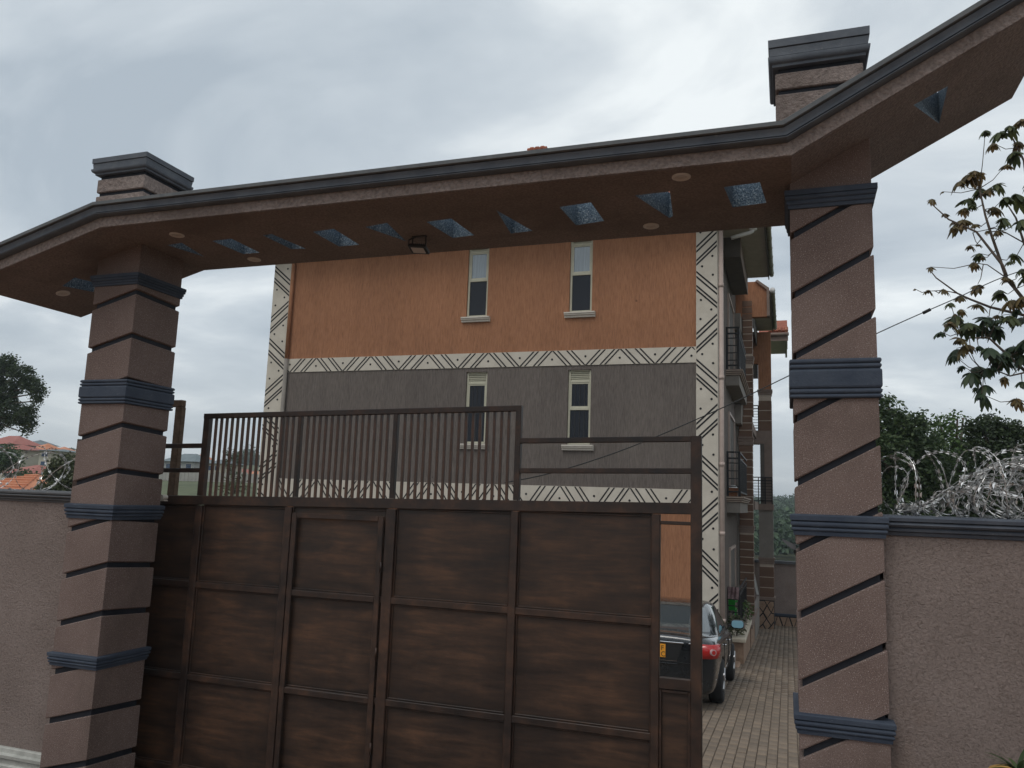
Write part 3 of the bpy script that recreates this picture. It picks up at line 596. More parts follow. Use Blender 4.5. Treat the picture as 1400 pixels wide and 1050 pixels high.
# sheet panels with a folded rim
rows = [(-0.102, -0.774), (-0.826, -1.534), (-1.586, -2.269), (-2.321, -2.489)]
for i in range(len(cols) - 1):
    xa, xb = cols[i][1], cols[i + 1][0]
    for j, (zt, zb) in enumerate(rows):
        zt2 = zt + (dz((xa + xb) / 2) if j == 0 else 0)
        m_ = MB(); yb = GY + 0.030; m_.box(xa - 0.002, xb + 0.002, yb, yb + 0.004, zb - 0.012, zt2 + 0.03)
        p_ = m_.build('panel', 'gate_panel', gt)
        if zt - zb > 0.3:
            e_ = 0.012; yy = GY + 0.018; mr = MB()
            mr.box(xa, xa + e_, yy, yb - 0.001, zb, zt2, 0.003); mr.box(xb - e_, xb, yy, yb - 0.001, zb, zt2, 0.003)
            mr.box(xa + e_ + .001, xb - e_ - .001, yy, yb - 0.001, zt2 - e_, zt2, 0.003); mr.box(xa + e_ + .001, xb - e_ - .001, yy, yb - 0.001, zb, zb + e_, 0.003); mr.build('rim', 'gate_frame', p_)
# wicket door leaf outlined inside the second bay
m_ = MB(); xa, xb = -3.885, -3.035
m_.box(xa, xa + 0.045, GY - 0.012, GY - 0.002, -2.45, -0.155, 0.003); m_.box(xb - 0.045, xb, GY - 0.012, GY - 0.002, -2.45, -0.155, 0.003)
m_.box(xa + 0.046, xb - 0.046, GY - 0.012, GY - 0.002, -0.195, -0.155, 0.003)
for zc_ in (-0.80, -1.56, -2.29): m_.box(xa + 0.046, xb - 0.046, GY - 0.010, GY + 0.002, zc_ - 0.022, zc_ + 0.022, 0.003)
m_.build('wicket_frame', 'gate_frame', gt)
for zc_ in (-0.55, -1.2, -1.9): MB().tube([(xb + 0.004, GY - 0.016, zc_ - 0.04), (xb + 0.004, GY - 0.016, zc_ + 0.04)], 0.009, 8).build('hinge', 'gate_frame', gt, True)
# open slot at the leading end with a small sheet below it
rail(-0.851, -0.641, -1.235, -1.160, GY + 0.001, GY + 0.044, False)
rail(-0.851, -0.641, -0.125, -0.100, GY + 0.006, GY + 0.040, False)
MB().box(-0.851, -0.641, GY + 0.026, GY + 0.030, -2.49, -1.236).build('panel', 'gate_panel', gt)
m_ = MB(); m_.box(-0.851, -0.835, GY + 0.008, GY + 0.025, -2.48, -1.24, .002); m_.box(-0.657, -0.641, GY + 0.008, GY + 0.025, -2.48, -1.24, .002); m_.box(-0.834, -0.658, GY + 0.008, GY + 0.025, -1.258, -1.24, .002); m_.build('rim', 'gate_frame', gt)
for x in (-5.9, -1.2):
    MB().tube([(x, GY + 0.005, -2.56), (x, GY + 0.04, -2.56)], 0.05, 16).build('wheel', 'gate_frame', gt)
# guide frame behind the left column
gf = thing('gate_guide_post', 'rough brown post and crossbar rising behind the left column above the gate', 'post', (-5.5, 6.1, -2.66))
MB().box(-5.555, -5.475, 6.08, 6.14, -2.66, 0.79, 0.005).build('post', 'raw_timber', gf)
MB().box(-5.96, -5.475, 6.075, 6.135, 0.79, 0.855, 0.005).build('crossbar', 'raw_timber', gf)
MB().box(-5.96, -5.88, 6.08, 6.14, -2.66, 0.79, 0.005).build('post', 'raw_timber', gf)
for z_ in (-1.8, -0.9): MB().box(-5.879, -5.556, 6.085, 6.13, z_, z_ + 0.05, 0.004).build('rung', 'raw_timber', gf)
gr = thing('guide_roller', 'small pale nylon roller block on the gate top edge beside the left column', 'roller', (-5.20, 5.66, -0.07))
MB().tube([(0, -0.03, 0.0), (0, 0.03, 0.0)], 0.022, 14).build('roller', 'sill_cream', gr, local=True); MB().box(-0.05, 0.03, -0.022, 0.022, -0.034, -0.022, 0.003).build('bracket', 'sill_cream', gr, local=True)

# ------------------------------------------------------------------ apartment building
FY = 18.6
ab = thing('apartment_building', 'three storey apartment house in orange and taupe render with zigzag striped white bands', 'building', (-7.5, 25, -3.9))
XL, XR = -13.86, -1.468
z_ub_t, z_ub_b, z_lb_t, z_lb_b = 3.74, 3.362, 0.405, -0.10
EAV = 7.0
def wallseg(x0, x1, z0, z1, mat, y=FY):   # facade skin with real window openings
    return (x0, x1, z0, z1, mat)
# windows: (x0,x1,z0,z1)
def win_rect(pl, pr, pt, pb): 
    a = PY(pl, (pt + pb) / 2, FY); b_ = PY(pr, (pt + pb) / 2, FY); t_ = PY((pl + pr) / 2, pt, FY); u = PY((pl + pr) / 2, pb, FY); return (a.x, b_.x, u.z, t_.z)
W_up = [win_rect(639.5, 667.5, 326, 432.5), win_rect(778, 811, 318, 427.5)]
W_mid = [win_rect(635, 665.5, 508.5, 606.5), win_rect(775, 808, 505.5, 608)]
# equal heights on a floor
for W_ in (W_up, W_mid):
    zt = sum(w_[3] for w_ in W_) / 2; zb = sum(w_[2] for w_ in W_) / 2
    for i in range(2): xc = (W_[i][0] + W_[i][1]) / 2; W_[i] = (xc - 0.29, xc + 0.29, zb, zt)
def facade(x0, x1, z0, z1, wins, mat, name, yf=FY, th=0.22):
    xs = sorted(set([x0, x1] + [v for w_ in wins for v in w_[:2]])); m_ = MB()
    for a, b_ in zip(xs[:-1], xs[1:]):
        hit = [w_ for w_ in wins if w_[0] <= (a + b_) / 2 <= w_[1]]
        if hit: m_.box(a, b_, yf, yf + th, z0, hit[0][2]); m_.box(a, b_, yf, yf + th, hit[0][3], z1)
        else: m_.box(a, b_, yf, yf + th, z0, z1)
    return m_.build(name, mat, ab)
XBL, XBR = -13.30, -1.96     # inner edges of the corner bands
facade(XBL, XBR, z_ub_t, EAV, W_up, 'orange_render', 'upper_wall')
facade(XBL, XBR, z_lb_t, z_ub_b, W_mid, 'taupe_render', 'middle_wall')
facade(XBL, XBR, -3.9, z_lb_b, [], 'orange_render', 'ground_floor_wall')
MB().box(XL + 0.02, XR - 0.02, FY + 0.24, 33.6, -4.8, EAV).build('wall', 'taupe_render', ab)
def band_pattern(m_, o, u, n, u0, u1, v0, v1, half, phase, wdt, slope, horizontal):
    # chevron strokes between v0 and v1, repeating along u; strips 4 mm proud
    H = v1 - v0; k = 0; pos = u0 - 2 * half + phase; sg = 1
    offs = (0.045, 0.145, 0.365, 0.485) if not horizontal else (0.02, 0.14, 0.375, 0.49)
    dots = []
    while pos < u1 + half:
        for q in offs:
            a0 = pos + q * (half / 1.06 if not horizontal else half / 0.85) ; a1 = a0 + slope
            va, vb = (v0, v1) if sg > 0 else (v1, v0)
            # clip along u
            def pt(t_): return (a0 + (a1 - a0) * t_, va + (vb - va) * t_)
            t0 = max(0, (u0 - a0) / (a1 - a0)); t1 = min(1, (u1 - a0) / (a1 - a0))
            if t1 - t0 > 0.03:
                (ua, va_), (ub, vb_) = pt(t0), pt(t1); hw = wdt / 2 * math.hypot(a1 - a0, H) / H
                poly = [(ua - hw, va_), (ua + hw, va_), (ub + hw, vb_), (ub - hw, vb_)]
                poly = [(min(max(p[0], u0), u1), p[1]) for p in poly]
                if horizontal: q4 = [(p[0], FY - 0.026, p[1]) for p in poly]; q5 = [(p[0], FY - 0.020, p[1]) for p in poly]
                else: q4 = [(p[1], FY - 0.046, p[0]) for p in poly]; q5 = [(p[1], FY - 0.040, p[0]) for p in poly]
                m_.loft([q5, q4])
        ap = pos; vm = lambda f: v0 + (v1 - v0) * (f if sg > 0 else 1 - f)
        if horizontal: dots += [(ap, vm(0.58))]
        else: dots += [(ap, vm(0.28)), (ap - 0.22, vm(0.8)), (ap + 0.24, vm(0.78))]
        pos += half; sg = -sg
    for (u_, v_) in dots:
        if u0 + 0.04 < u_ < u1 - 0.04:
            L = []
            for d_ in ((-0.020, -0.028) if horizontal else (-0.040, -0.048)):
                L.append([(u_ + 0.028 * math.cos(PI * k / 4), FY + d_, v_ + 0.028 * math.sin(PI * k / 4)) if horizontal else (v_ + 0.028 * math.cos(PI * k / 4), FY + d_, u_ + 0.028 * math.sin(PI * k / 4)) for k in range(8)])
            m_.loft(L)
for (z0, z1, ph, name) in ((z_ub_b, z_ub_t, 0.16, 'upper_band'), (z_lb_b, z_lb_t, 0.44, 'lower_band')):
    b_ = MB().box(XBL, XBR, FY - 0.022, FY + 0.2, z0, z1).build('striped_band', 'band_white', ab)
    m_ = MB(); band_pattern(m_, 0, 0, 0, XBL + 0.02, XBR - 0.02, z0 + 0.006, z1 - 0.006, 0.85, ph, 0.032, 0.345, True); m_.build('zigzag_lines', 'black_line', b_)
b_ = MB().box(XBR, XR, FY - 0.042, FY + 0.24, -3.9, EAV).build('corner_band', 'band_white', ab)
apz = PY(957, 365, FY).z
m_ = MB(); band_pattern(m_, 0, 0, 0, -3.7, EAV - 0.05, XBR + 0.006, XR - 0.01, 1.06, (apz - (-3.7)) % 2.12, 0.038, 0.45, False); m_.build('zigzag_lines', 'black_line', b_)
b_ = MB().box(XL, XBL, FY - 0.042, FY + 0.24, -3.9, EAV).build('corner_band', 'band_white', ab)
m_ = MB(); band_pattern(m_, 0, 0, 0, -3.7, EAV - 0.05, XL + 0.006, XBL - 0.01, 1.06, (PY(392, 407, FY).z + 1.06 - (-3.7)) % 2.12, 0.038, 0.45, False); m_.build('zigzag_lines', 'black_line', b_)
# rain pipes
m_ = MB(); m_.tube([(XBL + 0.085, FY - 0.07, EAV - 0.1), (XBL + 0.085, FY - 0.07, z_ub_t)], 0.055, 10).build('rain_pipe', 'fascia_orange' if 'fascia_orange' in MATS else 'orange_render', ab, True)
MB().tube([(XBL + 0.085, FY - 0.07, z_ub_t - .002), (XBL + 0.085, FY - 0.07, -3.8)], 0.055, 10).build('rain_pipe', 'grey_render', ab, True)
m_ = MB(); m_.tube([(XR + 0.075, FY + 0.02, EAV - 0.05), (XR + 0.075, FY + 0.02, -3.8)], 0.056, 12)
for z in (5.15, 2.95, 0.95, -0.6, -2.5): m_.tube([(XR + 0.075, FY + 0.02, z), (XR + 0.075, FY + 0.02, z + 0.09)], 0.066, 12)
m_.build('rain_pipe', 'pipe_paint', ab, True)
# windows
def window(x0, x1, z0, z1, upper):
    fr = MB(); t_ = 0.055; y0, y1 = FY + 0.05, FY + 0.11; h = z1 - z0; zl = z1 - 0.16 * h - 0.02; zm = z0 + 0.46 * h
    fr.box(x0, x0 + t_, y0, y1, z0, z1, 0.006); fr.box(x1 - t_, x1, y0, y1, z0, z1, 0.006)
    for zz in (z0, zm, zl): fr.box(x0 + t_, x1 - t_, y0, y1, zz, zz + t_ * (1.0 if zz != zm else 1.25), 0.006)
    fr.box(x0 + t_, x1 - t_, y0, y1, z1 - 0.03, z1)
    fr.box(x0 - 0.02, x1 + 0.02, FY + 0.19, FY + 0.2, z0 - 0.02, z1 + 0.02)
    f_ = fr.build('window', 'cream_frame', ab)
    n_ = 5; lz0, lz1 = zl + t_, z1 - 0.03
    for k in range(n_):
        zc_ = lz0 + (lz1 - lz0) * (k + 0.5) / n_; dd = (lz1 - lz0) / n_ * 0.42
        MB().prism([(FY + 0.055, zc_ - dd), (FY + 0.063, zc_ - dd - 0.002), (FY + 0.10, zc_ + dd), (FY + 0.092, zc_ + dd + 0.002)], 'x', x0 + t_ + 0.001, x1 - t_ - 0.001).build('louvre', 'cream_frame', f_)
    g1, g2 = ('curtained_glass', 'window_glass') if upper else ('window_glass', 'window_glass')  # upper windows: reflected roof in the lower pane put in as darker glass
    s_ = MB(); a = 0.03
    s_.box(x0 + t_, x0 + t_ + a, FY + 0.06, FY + 0.1, zm + t_ * 1.25, zl); s_.box(x1 - t_ - a, x1 - t_, FY + 0.06, FY + 0.1, zm + t_ * 1.25, zl); s_.box(x0 + t_ + a, x1 - t_ - a, FY + 0.06, FY + 0.1, zl - a, zl); s_.box(x0 + t_ + a, x1 - t_ - a, FY + 0.06, FY + 0.1, zm + t_ * 1.25, zm + t_ * 1.25 + a); s_.build('sash', 'cream_frame', f_)
    MB().box(x0 + t_ + a, x1 - t_ - a, FY + 0.080, FY + 0.085, zm + t_ * 1.25 + a, zl - a).build('pane', g1, f_)
    MB().box(x0 + t_ + .001, x1 - t_ - .001, FY + 0.080, FY + 0.085, z0 + t_, zm).build('pane', g2, f_)
    sp = [(FY, z0 - 0.14), (FY - 0.06, z0 - 0.14), (FY - 0.065, z0 - 0.09), (FY - 0.10, z0 - 0.085), (FY - 0.105, z0 - 0.05), (FY - 0.125, z0 - 0.045), (FY - 0.125, z0 - 0.012), (FY, z0 - 0.002)]
    MB().prism(sp, 'x', x0 - 0.10, x1 + 0.10).build('sill', 'sill_cream', f_)
    if not upper:   # burglar bars behind the glass show faintly
        m2 = MB()
        for k in range(1, 4): xx = x0 + t_ + (x1 - x0 - 2 * t_) * k / 4; m2.box(xx - 0.008, xx + 0.008, FY + 0.072, FY + 0.078, z0 + t_, zl - a)
        m2.build('grille', 'car_dark_trim', f_)
for w_ in W_up: window(*w_, True)
for w_ in W_mid: window(*w_, False)
# roof
ax = PY(735, 201.5, 26); AX, AZ = ax.x, ax.z
rv = [(XL - 0.8, FY - 0.7, EAV), (XR + 0.25, FY - 0.7, EAV), (XR + 0.25, 33.9, EAV), (XL - 0.8, 33.9, EAV), (AX - 0.25, 26, AZ - 0.12), (AX + 0.25, 26, AZ - 0.12)]
rf = MB(); rf.add(rv, [[0, 1, 5, 4], [1, 2, 5], [2, 3, 4, 5], [3, 0, 4], [3, 2, 1, 0]]); roof = rf.build('roof', 'terracotta', ab)
for k in range(7): MB().tube([(AX - 0.36 + 0.1 * k, 25.98, AZ - 0.13 + 0.03 * (k % 2)), (AX - 0.24 + 0.1 * k, 25.98, AZ - 0.135 + 0.03 * (k % 2))], 0.12, 10).build('ridge_tile', 'terracotta', roof)
for ya, yb in ((FY - 0.7, 24.22), (26.31, 31.58)): MB().prism([(-0.36, 7.06), (XR + 0.24, 7.34), (XR + 0.24, 7.02), (-0.36, 7.02)], 'y', ya, yb).build('eave_tiles', 'terracotta', roof)
MB().box(XL - 0.8, XR + 0.4, FY - 0.72, FY - 0.002, EAV - 0.03, EAV - 0.002).build('soffit', 'soffit_board', ab)
# --- right flank: balconies, tiled pillars, stepped eaves
def tiled_pillar(x0, x1, y0, y1, z0, z1, dzc, rings):
    p_ = MB().box(x0 + 0.012, x1 - 0.012, y0 + 0.012, y1 - 0.012, z0, z1).build('pillar', 'joint_pale', ab)
    z = z0; me0 = None
    while z < z1 - 0.02:
        h = min(dzc, z1 - z) - 0.030
        if not any(a - 0.02 < z + h / 2 < b2 + 0.02 for a, b2 in rings):
            if me0 is None or h < dzc - 0.031:
                o = MB().box(x0, x1, y0, y1, z, z + h, 0.006).build('tile_course', 'tile_brown', p_)
                if h >= dzc - 0.031: me0 = (o, z)
            else:
                c = me0[0].copy(); COL.objects.link(c); c.location.z = me0[0].location.z + z - me0[1]
        z += dzc
    for a, b2 in rings: h = b2 - a; MB().ring(x0, x1, y0, y1, [(0.0, a), (0.02, a), (0.025, a + .4 * h), (0.045, a + .45 * h), (0.05, a + .7 * h), (0.075, a + .75 * h), (0.075, b2), (0, b2)]).build('ring_moulding', 'fascia_brown', p_)
    return p_
tiled_pillar(-1.42, -1.005, 26.0, 26.45, -3.30, 2.95, 0.232, [(-0.72, -0.50), (2.02, 2.28)])
tiled_pillar(-1.28, -0.975, 26.0, 26.45, 2.95, 6.72, 0.222, [(4.62, 4.86)])
# wall of the wing behind the balconies
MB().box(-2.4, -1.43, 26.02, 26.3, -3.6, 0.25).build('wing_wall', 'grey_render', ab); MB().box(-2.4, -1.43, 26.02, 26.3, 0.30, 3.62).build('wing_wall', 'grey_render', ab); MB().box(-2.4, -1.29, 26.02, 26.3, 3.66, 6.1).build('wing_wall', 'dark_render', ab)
p_ = [(-1.85, 6.15), (-0.52, 6.15), (-0.52, 7.02), (-0.86, 7.32), (-1.85, 7.32)]
MB().prism(p_, 'y', 26.01, 26.25).build('gable_wall', 'orange_render', ab)
m_ = MB(); m_.prism([(-0.519, 6.15), (-0.44, 6.15), (-0.44, 7.07), (-0.80, 7.36), (-0.86, 7.32), (-0.519, 7.02)], 'y', 25.93, 26.3); m_.build('verge_trim', 'fascia_brown', ab)
# doors on the flank, seen edge-on
for z0 in (-3.3, 0.36, 3.70):
    m_ = MB(); m_.box(-1.62, -1.44, 22.2, 22.27, z0, z0 + 2.2); m_.box(-1.62, -1.44, 24.4, 24.47, z0, z0 + 2.2); m_.box(-1.62, -1.44, 22.2, 24.47, z0 + 2.2, z0 + 2.27)
    d_ = m_.build('door_frame', 'pipe_paint', ab); MB().box(-1.60, -1.475, 22.28, 24.39, z0 + 0.01, z0 + 2.19).build('door', 'dark_render', d_)
def balcony(y0, y1, xo, zt, zb_h=0.36, sx0=-1.9, rail_h=1.15, ch=0.0, ri=0.11):
    b_ = MB(); h = zb_h; z0 = zt - h
    pf = [(xo - 0.10, z0), (xo - 0.10, zt - 0.15), (xo - 0.06, zt - 0.145), (xo - 0.06, zt - 0.105), (xo - 0.03, zt - 0.10), (xo - 0.03, zt - 0.055), (xo, zt - 0.05), (xo, zt)]
    L = []
    for (x, z) in pf:
        o_ = xo - x; L.append([(sx0, y0 + o_, z), (x, y0 + o_, z), (x, y1 - o_, z), (sx0, y1 - o_, z)])
    bb = MB().loft(L).build('balcony', 'fascia_brown', ab)
    MB().loft([[(sx0, y0 + 0.098, z0 - 0.002), (xo - 0.098, y0 + 0.098, z0 - 0.002), (xo - 0.098, y1 - 0.098, z0 - 0.002), (sx0, y1 - 0.098, z0 - 0.002)], [(sx0, y0 + 0.098, zt - 0.152), (xo - 0.098, y0 + 0.098, zt - 0.152), (xo - 0.098, y1 - 0.098, zt - 0.152), (sx0, y1 - 0.098, zt - 0.152)]]).build('balcony_beam', 'grey_render', bb)
    for q, (o1, z_) in enumerate(((0.0, zt - 0.03), (0.03, zt - 0.08), (0.06, zt - 0.128))):
        MB().loft([[(sx0, y0 + o1 - 0.006, z_ + d), (xo - o1 + 0.006, y0 + o1 - 0.006, z_ + d), (xo - o1 + 0.006, y1, z_ + d), (sx0, y1, z_ + d)] for d in (-0.008, 0.010)]).build('edge_bead', 'joint_pale', bb)
    rr_ = MB(); xr = xo - ri; yr = y0 + ri
    for zz in (zt + rail_h, zt + rail_h * 0.86, zt + 0.12): 
        rr_.box(sx0, xr, yr - 0.02, yr + 0.02, zz - 0.02, zz + 0.02); rr_.box(xr - 0.02, xr + 0.02, yr, y1 - 0.4, zz - 0.019, zz + 0.019)
    for zz in np.linspace(zt + 0.26, zt + rail_h * 0.75, 4): rr_.box(sx0, xr, yr - 0.012, yr + 0.012, zz - 0.012, zz + 0.012)
    for xx in (xr, xr - 0.30, xr - 0.55): rr_.box(xx - 0.03, xx + 0.03, yr - 0.026, yr + 0.026, zt, zt + rail_h)
    yy = yr + 0.13
    while yy < y1 - 0.4: rr_.box(xr - 0.010, xr + 0.010, yy - 0.01, yy + 0.01, zt + 0.12, zt + rail_h * 0.86); yy += 0.13
    rr_.build('railing', 'black_iron', bb); return bb
balcony(21.4, 25.75, -1.055, 3.665, 0.42)
balcony(21.4, 25.75, -1.055, 0.325, 0.42)
b3 = balcony(21.4, 25.75, -1.09, -3.02, 0.30, rail_h=0.98)
# beams over the recesses
MB().box(-1.9, -1.30, 25.2, 25.98, 2.62, 3.22).build('beam', 'grey_render', ab); MB().box(-1.9, -1.30, 25.2, 25.98, 5.60, 6.10).build('beam', 'grey_render', ab)
# eave 1 and the dropped box below it
MB().box(-1.46, -0.43, 18.85, 24.2, 6.93, 6.99).build('eave_soffit', 'soffit_board', ab)
MB().box(-0.43, -0.40, 18.0, 24.25, 6.86, 7.10).build('fascia', 'dark_render', ab)
m_ = MB(); m_.tube([(-0.335, 18.0, 7.0), (-0.335, 24.25, 7.0)], 0.065, 10)
for k in range(8): m_.tube([(-0.335, 18.4 + 0.8 * k, 7.0), (-0.335, 18.44 + 0.8 * k, 7.0)], 0.075, 10)
m_.build('gutter', 'gutter_olive', ab, True)
MB().box(-1.465, -1.04, 20.3, 24.1, 6.40, 6.925).build('eave_box', 'dark_render', ab); MB().box(-1.038, -1.02, 20.3, 24.1, 6.38, 6.925).build('eave_trim', 'fascia_brown', ab)
q0, q1, q2 = PY(999.5, 325.5, 19.2), PY(1025, 318, 19.2), PY(1030, 312, 19.2)
MB().tube([q0, q0.lerp(q1, 0.5), q1, (q1 + q2) / 2 + Vector((0.01, 0, -0.02)), q2], 0.05, 10).build('offset_pipe', 'white_pipe', ab, True)
MB().tube([q2 + Vector((-0.1, 0, 0)), q2 + Vector((0.08, 0, 0.02))], 0.075, 12).build('pipe_socket', 'white_pipe', ab, True)
# eave 2
MB().box(-0.99, -0.43, 26.3, 31.6, 6.90, 6.96).build('eave_soffit', 'soffit_board', ab); MB().box(-0.43, -0.40, 26.3, 31.6, 6.84, 7.06).build('fascia', 'dark_render', ab)
MB().box(-1.02, -0.992, 26.46, 31.6, 6.2, 7.0).build('wall_return', 'dark_render', ab)
m_ = MB(); m_.tube([(-0.335, 26.0, 6.98), (-0.335, 31.6, 6.98)], 0.068, 10)
for k in range(7): m_.tube([(-0.335, 26.3 + 0.8 * k, 6.98), (-0.335, 26.34 + 0.8 * k, 6.98)], 0.078, 10)
m_.build('gutter', 'gutter_olive', ab, True)
MB().tube([(-0.335, 25.98, 6.98), (-0.335, 25.90, 6.98)], 0.085, 12).build('gutter_end', 'white_pipe', ab, True)
# eave 3, facing the gate, with tiles showing above
MB().box(-1.0, 0.02, 32.9, 36.0, 6.80, 6.84).build('eave_soffit', 'soffit_board', ab); MB().box(-1.02, 0.14, 32.86, 32.90, 6.74, 6.94).build('fascia', 'fascia_brown', ab)
MB().tube([(-1.02, 32.8, 7.0), (0.17, 32.8, 7.0)], 0.07, 10).build('gutter', 'fascia_brown', ab, True); MB().box(0.02, 0.10, 32.9, 36.4, 6.70, 6.84).build('eave_edge', 'gutter_olive', ab)
m_ = MB()
for k in range(6):
    for j in range(2): m_.tube([(-0.55 + 0.125 * k, 32.85 + 0.3 * j, 7.10 + 0.13 * j + 0.03 * (k % 2)), (-0.55 + 0.125 * k, 33.25 + 0.3 * j, 7.26 + 0.13 * j + 0.03 * (k % 2))], 0.075, 8)
m_.prism([(32.85, 7.03), (36, 8.3), (36, 7.0)], 'x', -1.0, 0.12)
m_.build('roof_tiles', 'terracotta', ab)
# second pillar and the gallery between
Y2 = 31.0
tiled_pillar(-1.0, -0.50, Y2, Y2 + 0.5, -3.15, -1.72, 0.375, [(-1.95, -1.72)])
MB().box(-1.0, -0.50, Y2 + 0.01, Y2 + 0.49, -1.72, 0.0).build('pillar', 'grey_render', ab)
MB().box(-1.12, -0.47, Y2 - 0.05, Y2 + 0.55, 0.0, 0.22).build('beam', 'fascia_brown', ab)
MB().box(-0.93, -0.78, Y2 + 0.02, Y2 + 0.45, 0.22, 2.65).build('pillar', 'dark_render', ab); MB().box(-0.78, -0.50, Y2 + 0.01, Y2 + 0.49, 0.22, 2.65).build('pillar', 'fascia_brown', ab)
MB().box(-1.35, -0.50, Y2, Y2 + 0.5, 2.45, 2.95).build('beam', 'fascia_brown', ab)
tiled_pillar(-0.97, -0.50, Y2, Y2 + 0.5, 2.95, 4.50, 0.385, [(4.30, 4.50)])
MB().box(-0.97, -0.50, Y2 + 0.01, Y2 + 0.49, 4.50, 6.72).build('pillar', 'orange_render', ab); MB().box(-1.3, -0.97, Y2 + 0.02, Y2 + 0.3, 5.5, 6.75).build('beam', 'orange_render', ab); MB().box(-1.3, -0.98, Y2 + 0.1, Y2 + 0.2, 4.95, 5.5).build('dark_panel', 'dark_render', ab)
for z0, z1, xl_ in ((0.22, 1.22, -1.25), (2.95, 4.0, -1.25)):
    m_ = MB(); xr_ = -0.52 if z0 < 1 else -0.99; yy = Y2 - 0.03 if z0 < 1 else Y2 + 0.3
    for zz in (z0 + 0.98, z0 + 0.86, z0 + 0.12): m_.box(xl_, xr_, yy - 0.015, yy + 0.015, zz - 0.018, zz + 0.018)
    for zz in np.linspace(z0 + 0.22, z0 + 0.76, 6): m_.box(xl_, xr_, yy - 0.008, yy + 0.008, zz - 0.009, zz + 0.009)
    xx = xr_
    while xx > xl_: m_.box(xx - 0.016, xx + 0.016, yy - 0.017, yy + 0.017, z0, z0 + 0.98); xx -= 0.24
    m_.build('railing', 'black_iron', ab)
MB().box(-1.6, -1.0, 27.5, 30.9, 0.0, 0.28).build('gallery_slab', 'fascia_brown', ab); MB().box(-1.6, -1.05, 26.5, 30.9, 2.62, 2.9).build('gallery_slab', 'fascia_brown', ab)
# plinth of random stone under the second pillar
def crazy(parent, x0, x1, z0, z1, y, polys):
    for pl in polys:
        cx_ = sum(p[0] for p in pl) / len(pl); cz_ = sum(p[1] for p in pl) / len(pl)
        q = [(x0 + (x1 - x0) * (cx_ + (p[0] - cx_) * 0.86), z0 + (z1 - z0) * (cz_ + (p[1] - cz_) * 0.86)) for p in pl]
        MB().prism(q, 'y', y, y + 0.03).build('stone', 'stone_tan', parent)
pb = MB().box(-1.05, -0.50, Y2 - 0.12, Y2 + 0.6, -4.35, -3.22).build('plinth', 'groove_paint', ab)
MB().box(-1.20, -0.46, Y2 - 0.17, Y2 + 0.64, -3.22, -3.12).build('plinth_cap', 'fascia_brown', pb)
crazy(pb, -1.05, -0.50, -4.33, -3.24, Y2 - 0.15, [[(0, .8), (.3, .62), (.55, .85), (.4, 1), (0, 1)], [(.4, 1), (.55, .85), (.75, 1)], [(.55, .85), (.8, .62), (1, .85), (1, 1), (.75, 1)], [(.3, .62), (.55, .42), (.8, .62), (.55, .85)],
      [(0, .45), (.3, .62), (0, .8)], [(0, .1), (.28, .25), (.5, .42 ), (.3, .6), (0, .43)], [(.5, .42), (.78, .2), (1, .35), (1, .6), (.8, .62)], [(1, .85), (.82, .62), (1, .6)], [(.28, .25), (.5, .03), (.78, .2), (.5, .42)], [(0, 0), (.5, 0), (.28, .22), (0, .1)], [(.5, 0), (1, 0), (1, .33), (.78, .18)]])
# raised walk edge and its stone base along the flank
MB().box(-1.9, -1.02, 24.0, 28.0, -4.15, -3.30).build('plinth', 'stone_tan', ab); MB().box(-1.9, -0.97, 23.9, 28.1, -3.30, -3.20).build('plinth_cap', 'fascia_brown', ab)
MB().box(-1.08, -1.0, 26.5, 30.5, -4.1, -3.05).build('walk_wall', 'grey_render', ab)
# planter in front of the flank
pt_ = thing('planter', 'cream topped stone planter bench beside the parked car', 'planter', (-1.35, 21.6, -3.65))
MB().box(-1.72, -1.03, 20.2, 23.6, -3.95, -3.12).build('planter_base', 'stone_tan', pt_); m_ = MB(); m_.box(-1.76, -0.98, 20.1, 23.7, -3.12, -3.03, 0.01); m_.build('planter_top', 'planter_cream', pt_)
MB().box(-1.45, -1.1, 19.5, 20.19, -3.85, -3.55, 0.03).build('step_stone', 'stone_tan', pt_)

def bushy(name, label, cat, cx, cy, cz, r, n, size, mat, group=None, flat=1.0):
    o = thing(name, label, cat, (cx, cy, cz), group)
    st = MB()
    for k in range(6): a = rng.uniform(0, 2 * PI); st.tube([(cx, cy, cz), (cx + r * .4 * math.cos(a), cy + r * .4 * math.sin(a), cz + r * 1.0)], 0.008, 5)
    st.build('stem', 'bark', o)
    P_ = rand_unit(n) * (rng.uniform(0.25, 1, n)[:, None] ** 0.6) * r; P_[:, 2] = P_[:, 2] * flat + r * 0.9; P_ += np.array([cx, cy, cz])
    leaves('leaves', P_, size, mat, o, 0.35, 0.2); return o
for k, (dx_, dy_, r_, mt, lb) in enumerate(((-1.20, 20.5, 0.26, 'leaf_olive', 'leafy plant with bronze tips spilling over the near end of the planter'), (-1.36, 21.6, 0.22, 'leaf_mid', 'green potted plant in the middle of the planter behind the car mirror'), (-1.16, 23.2, 0.30, 'leaf_bright', 'bright green plant at the far end of the planter by the tiled pillar'))):
    bushy('planter_plant', lb, 'plant', dx_, dy_, -3.03, r_, 150, 0.12, mt, 'plants on the planter')
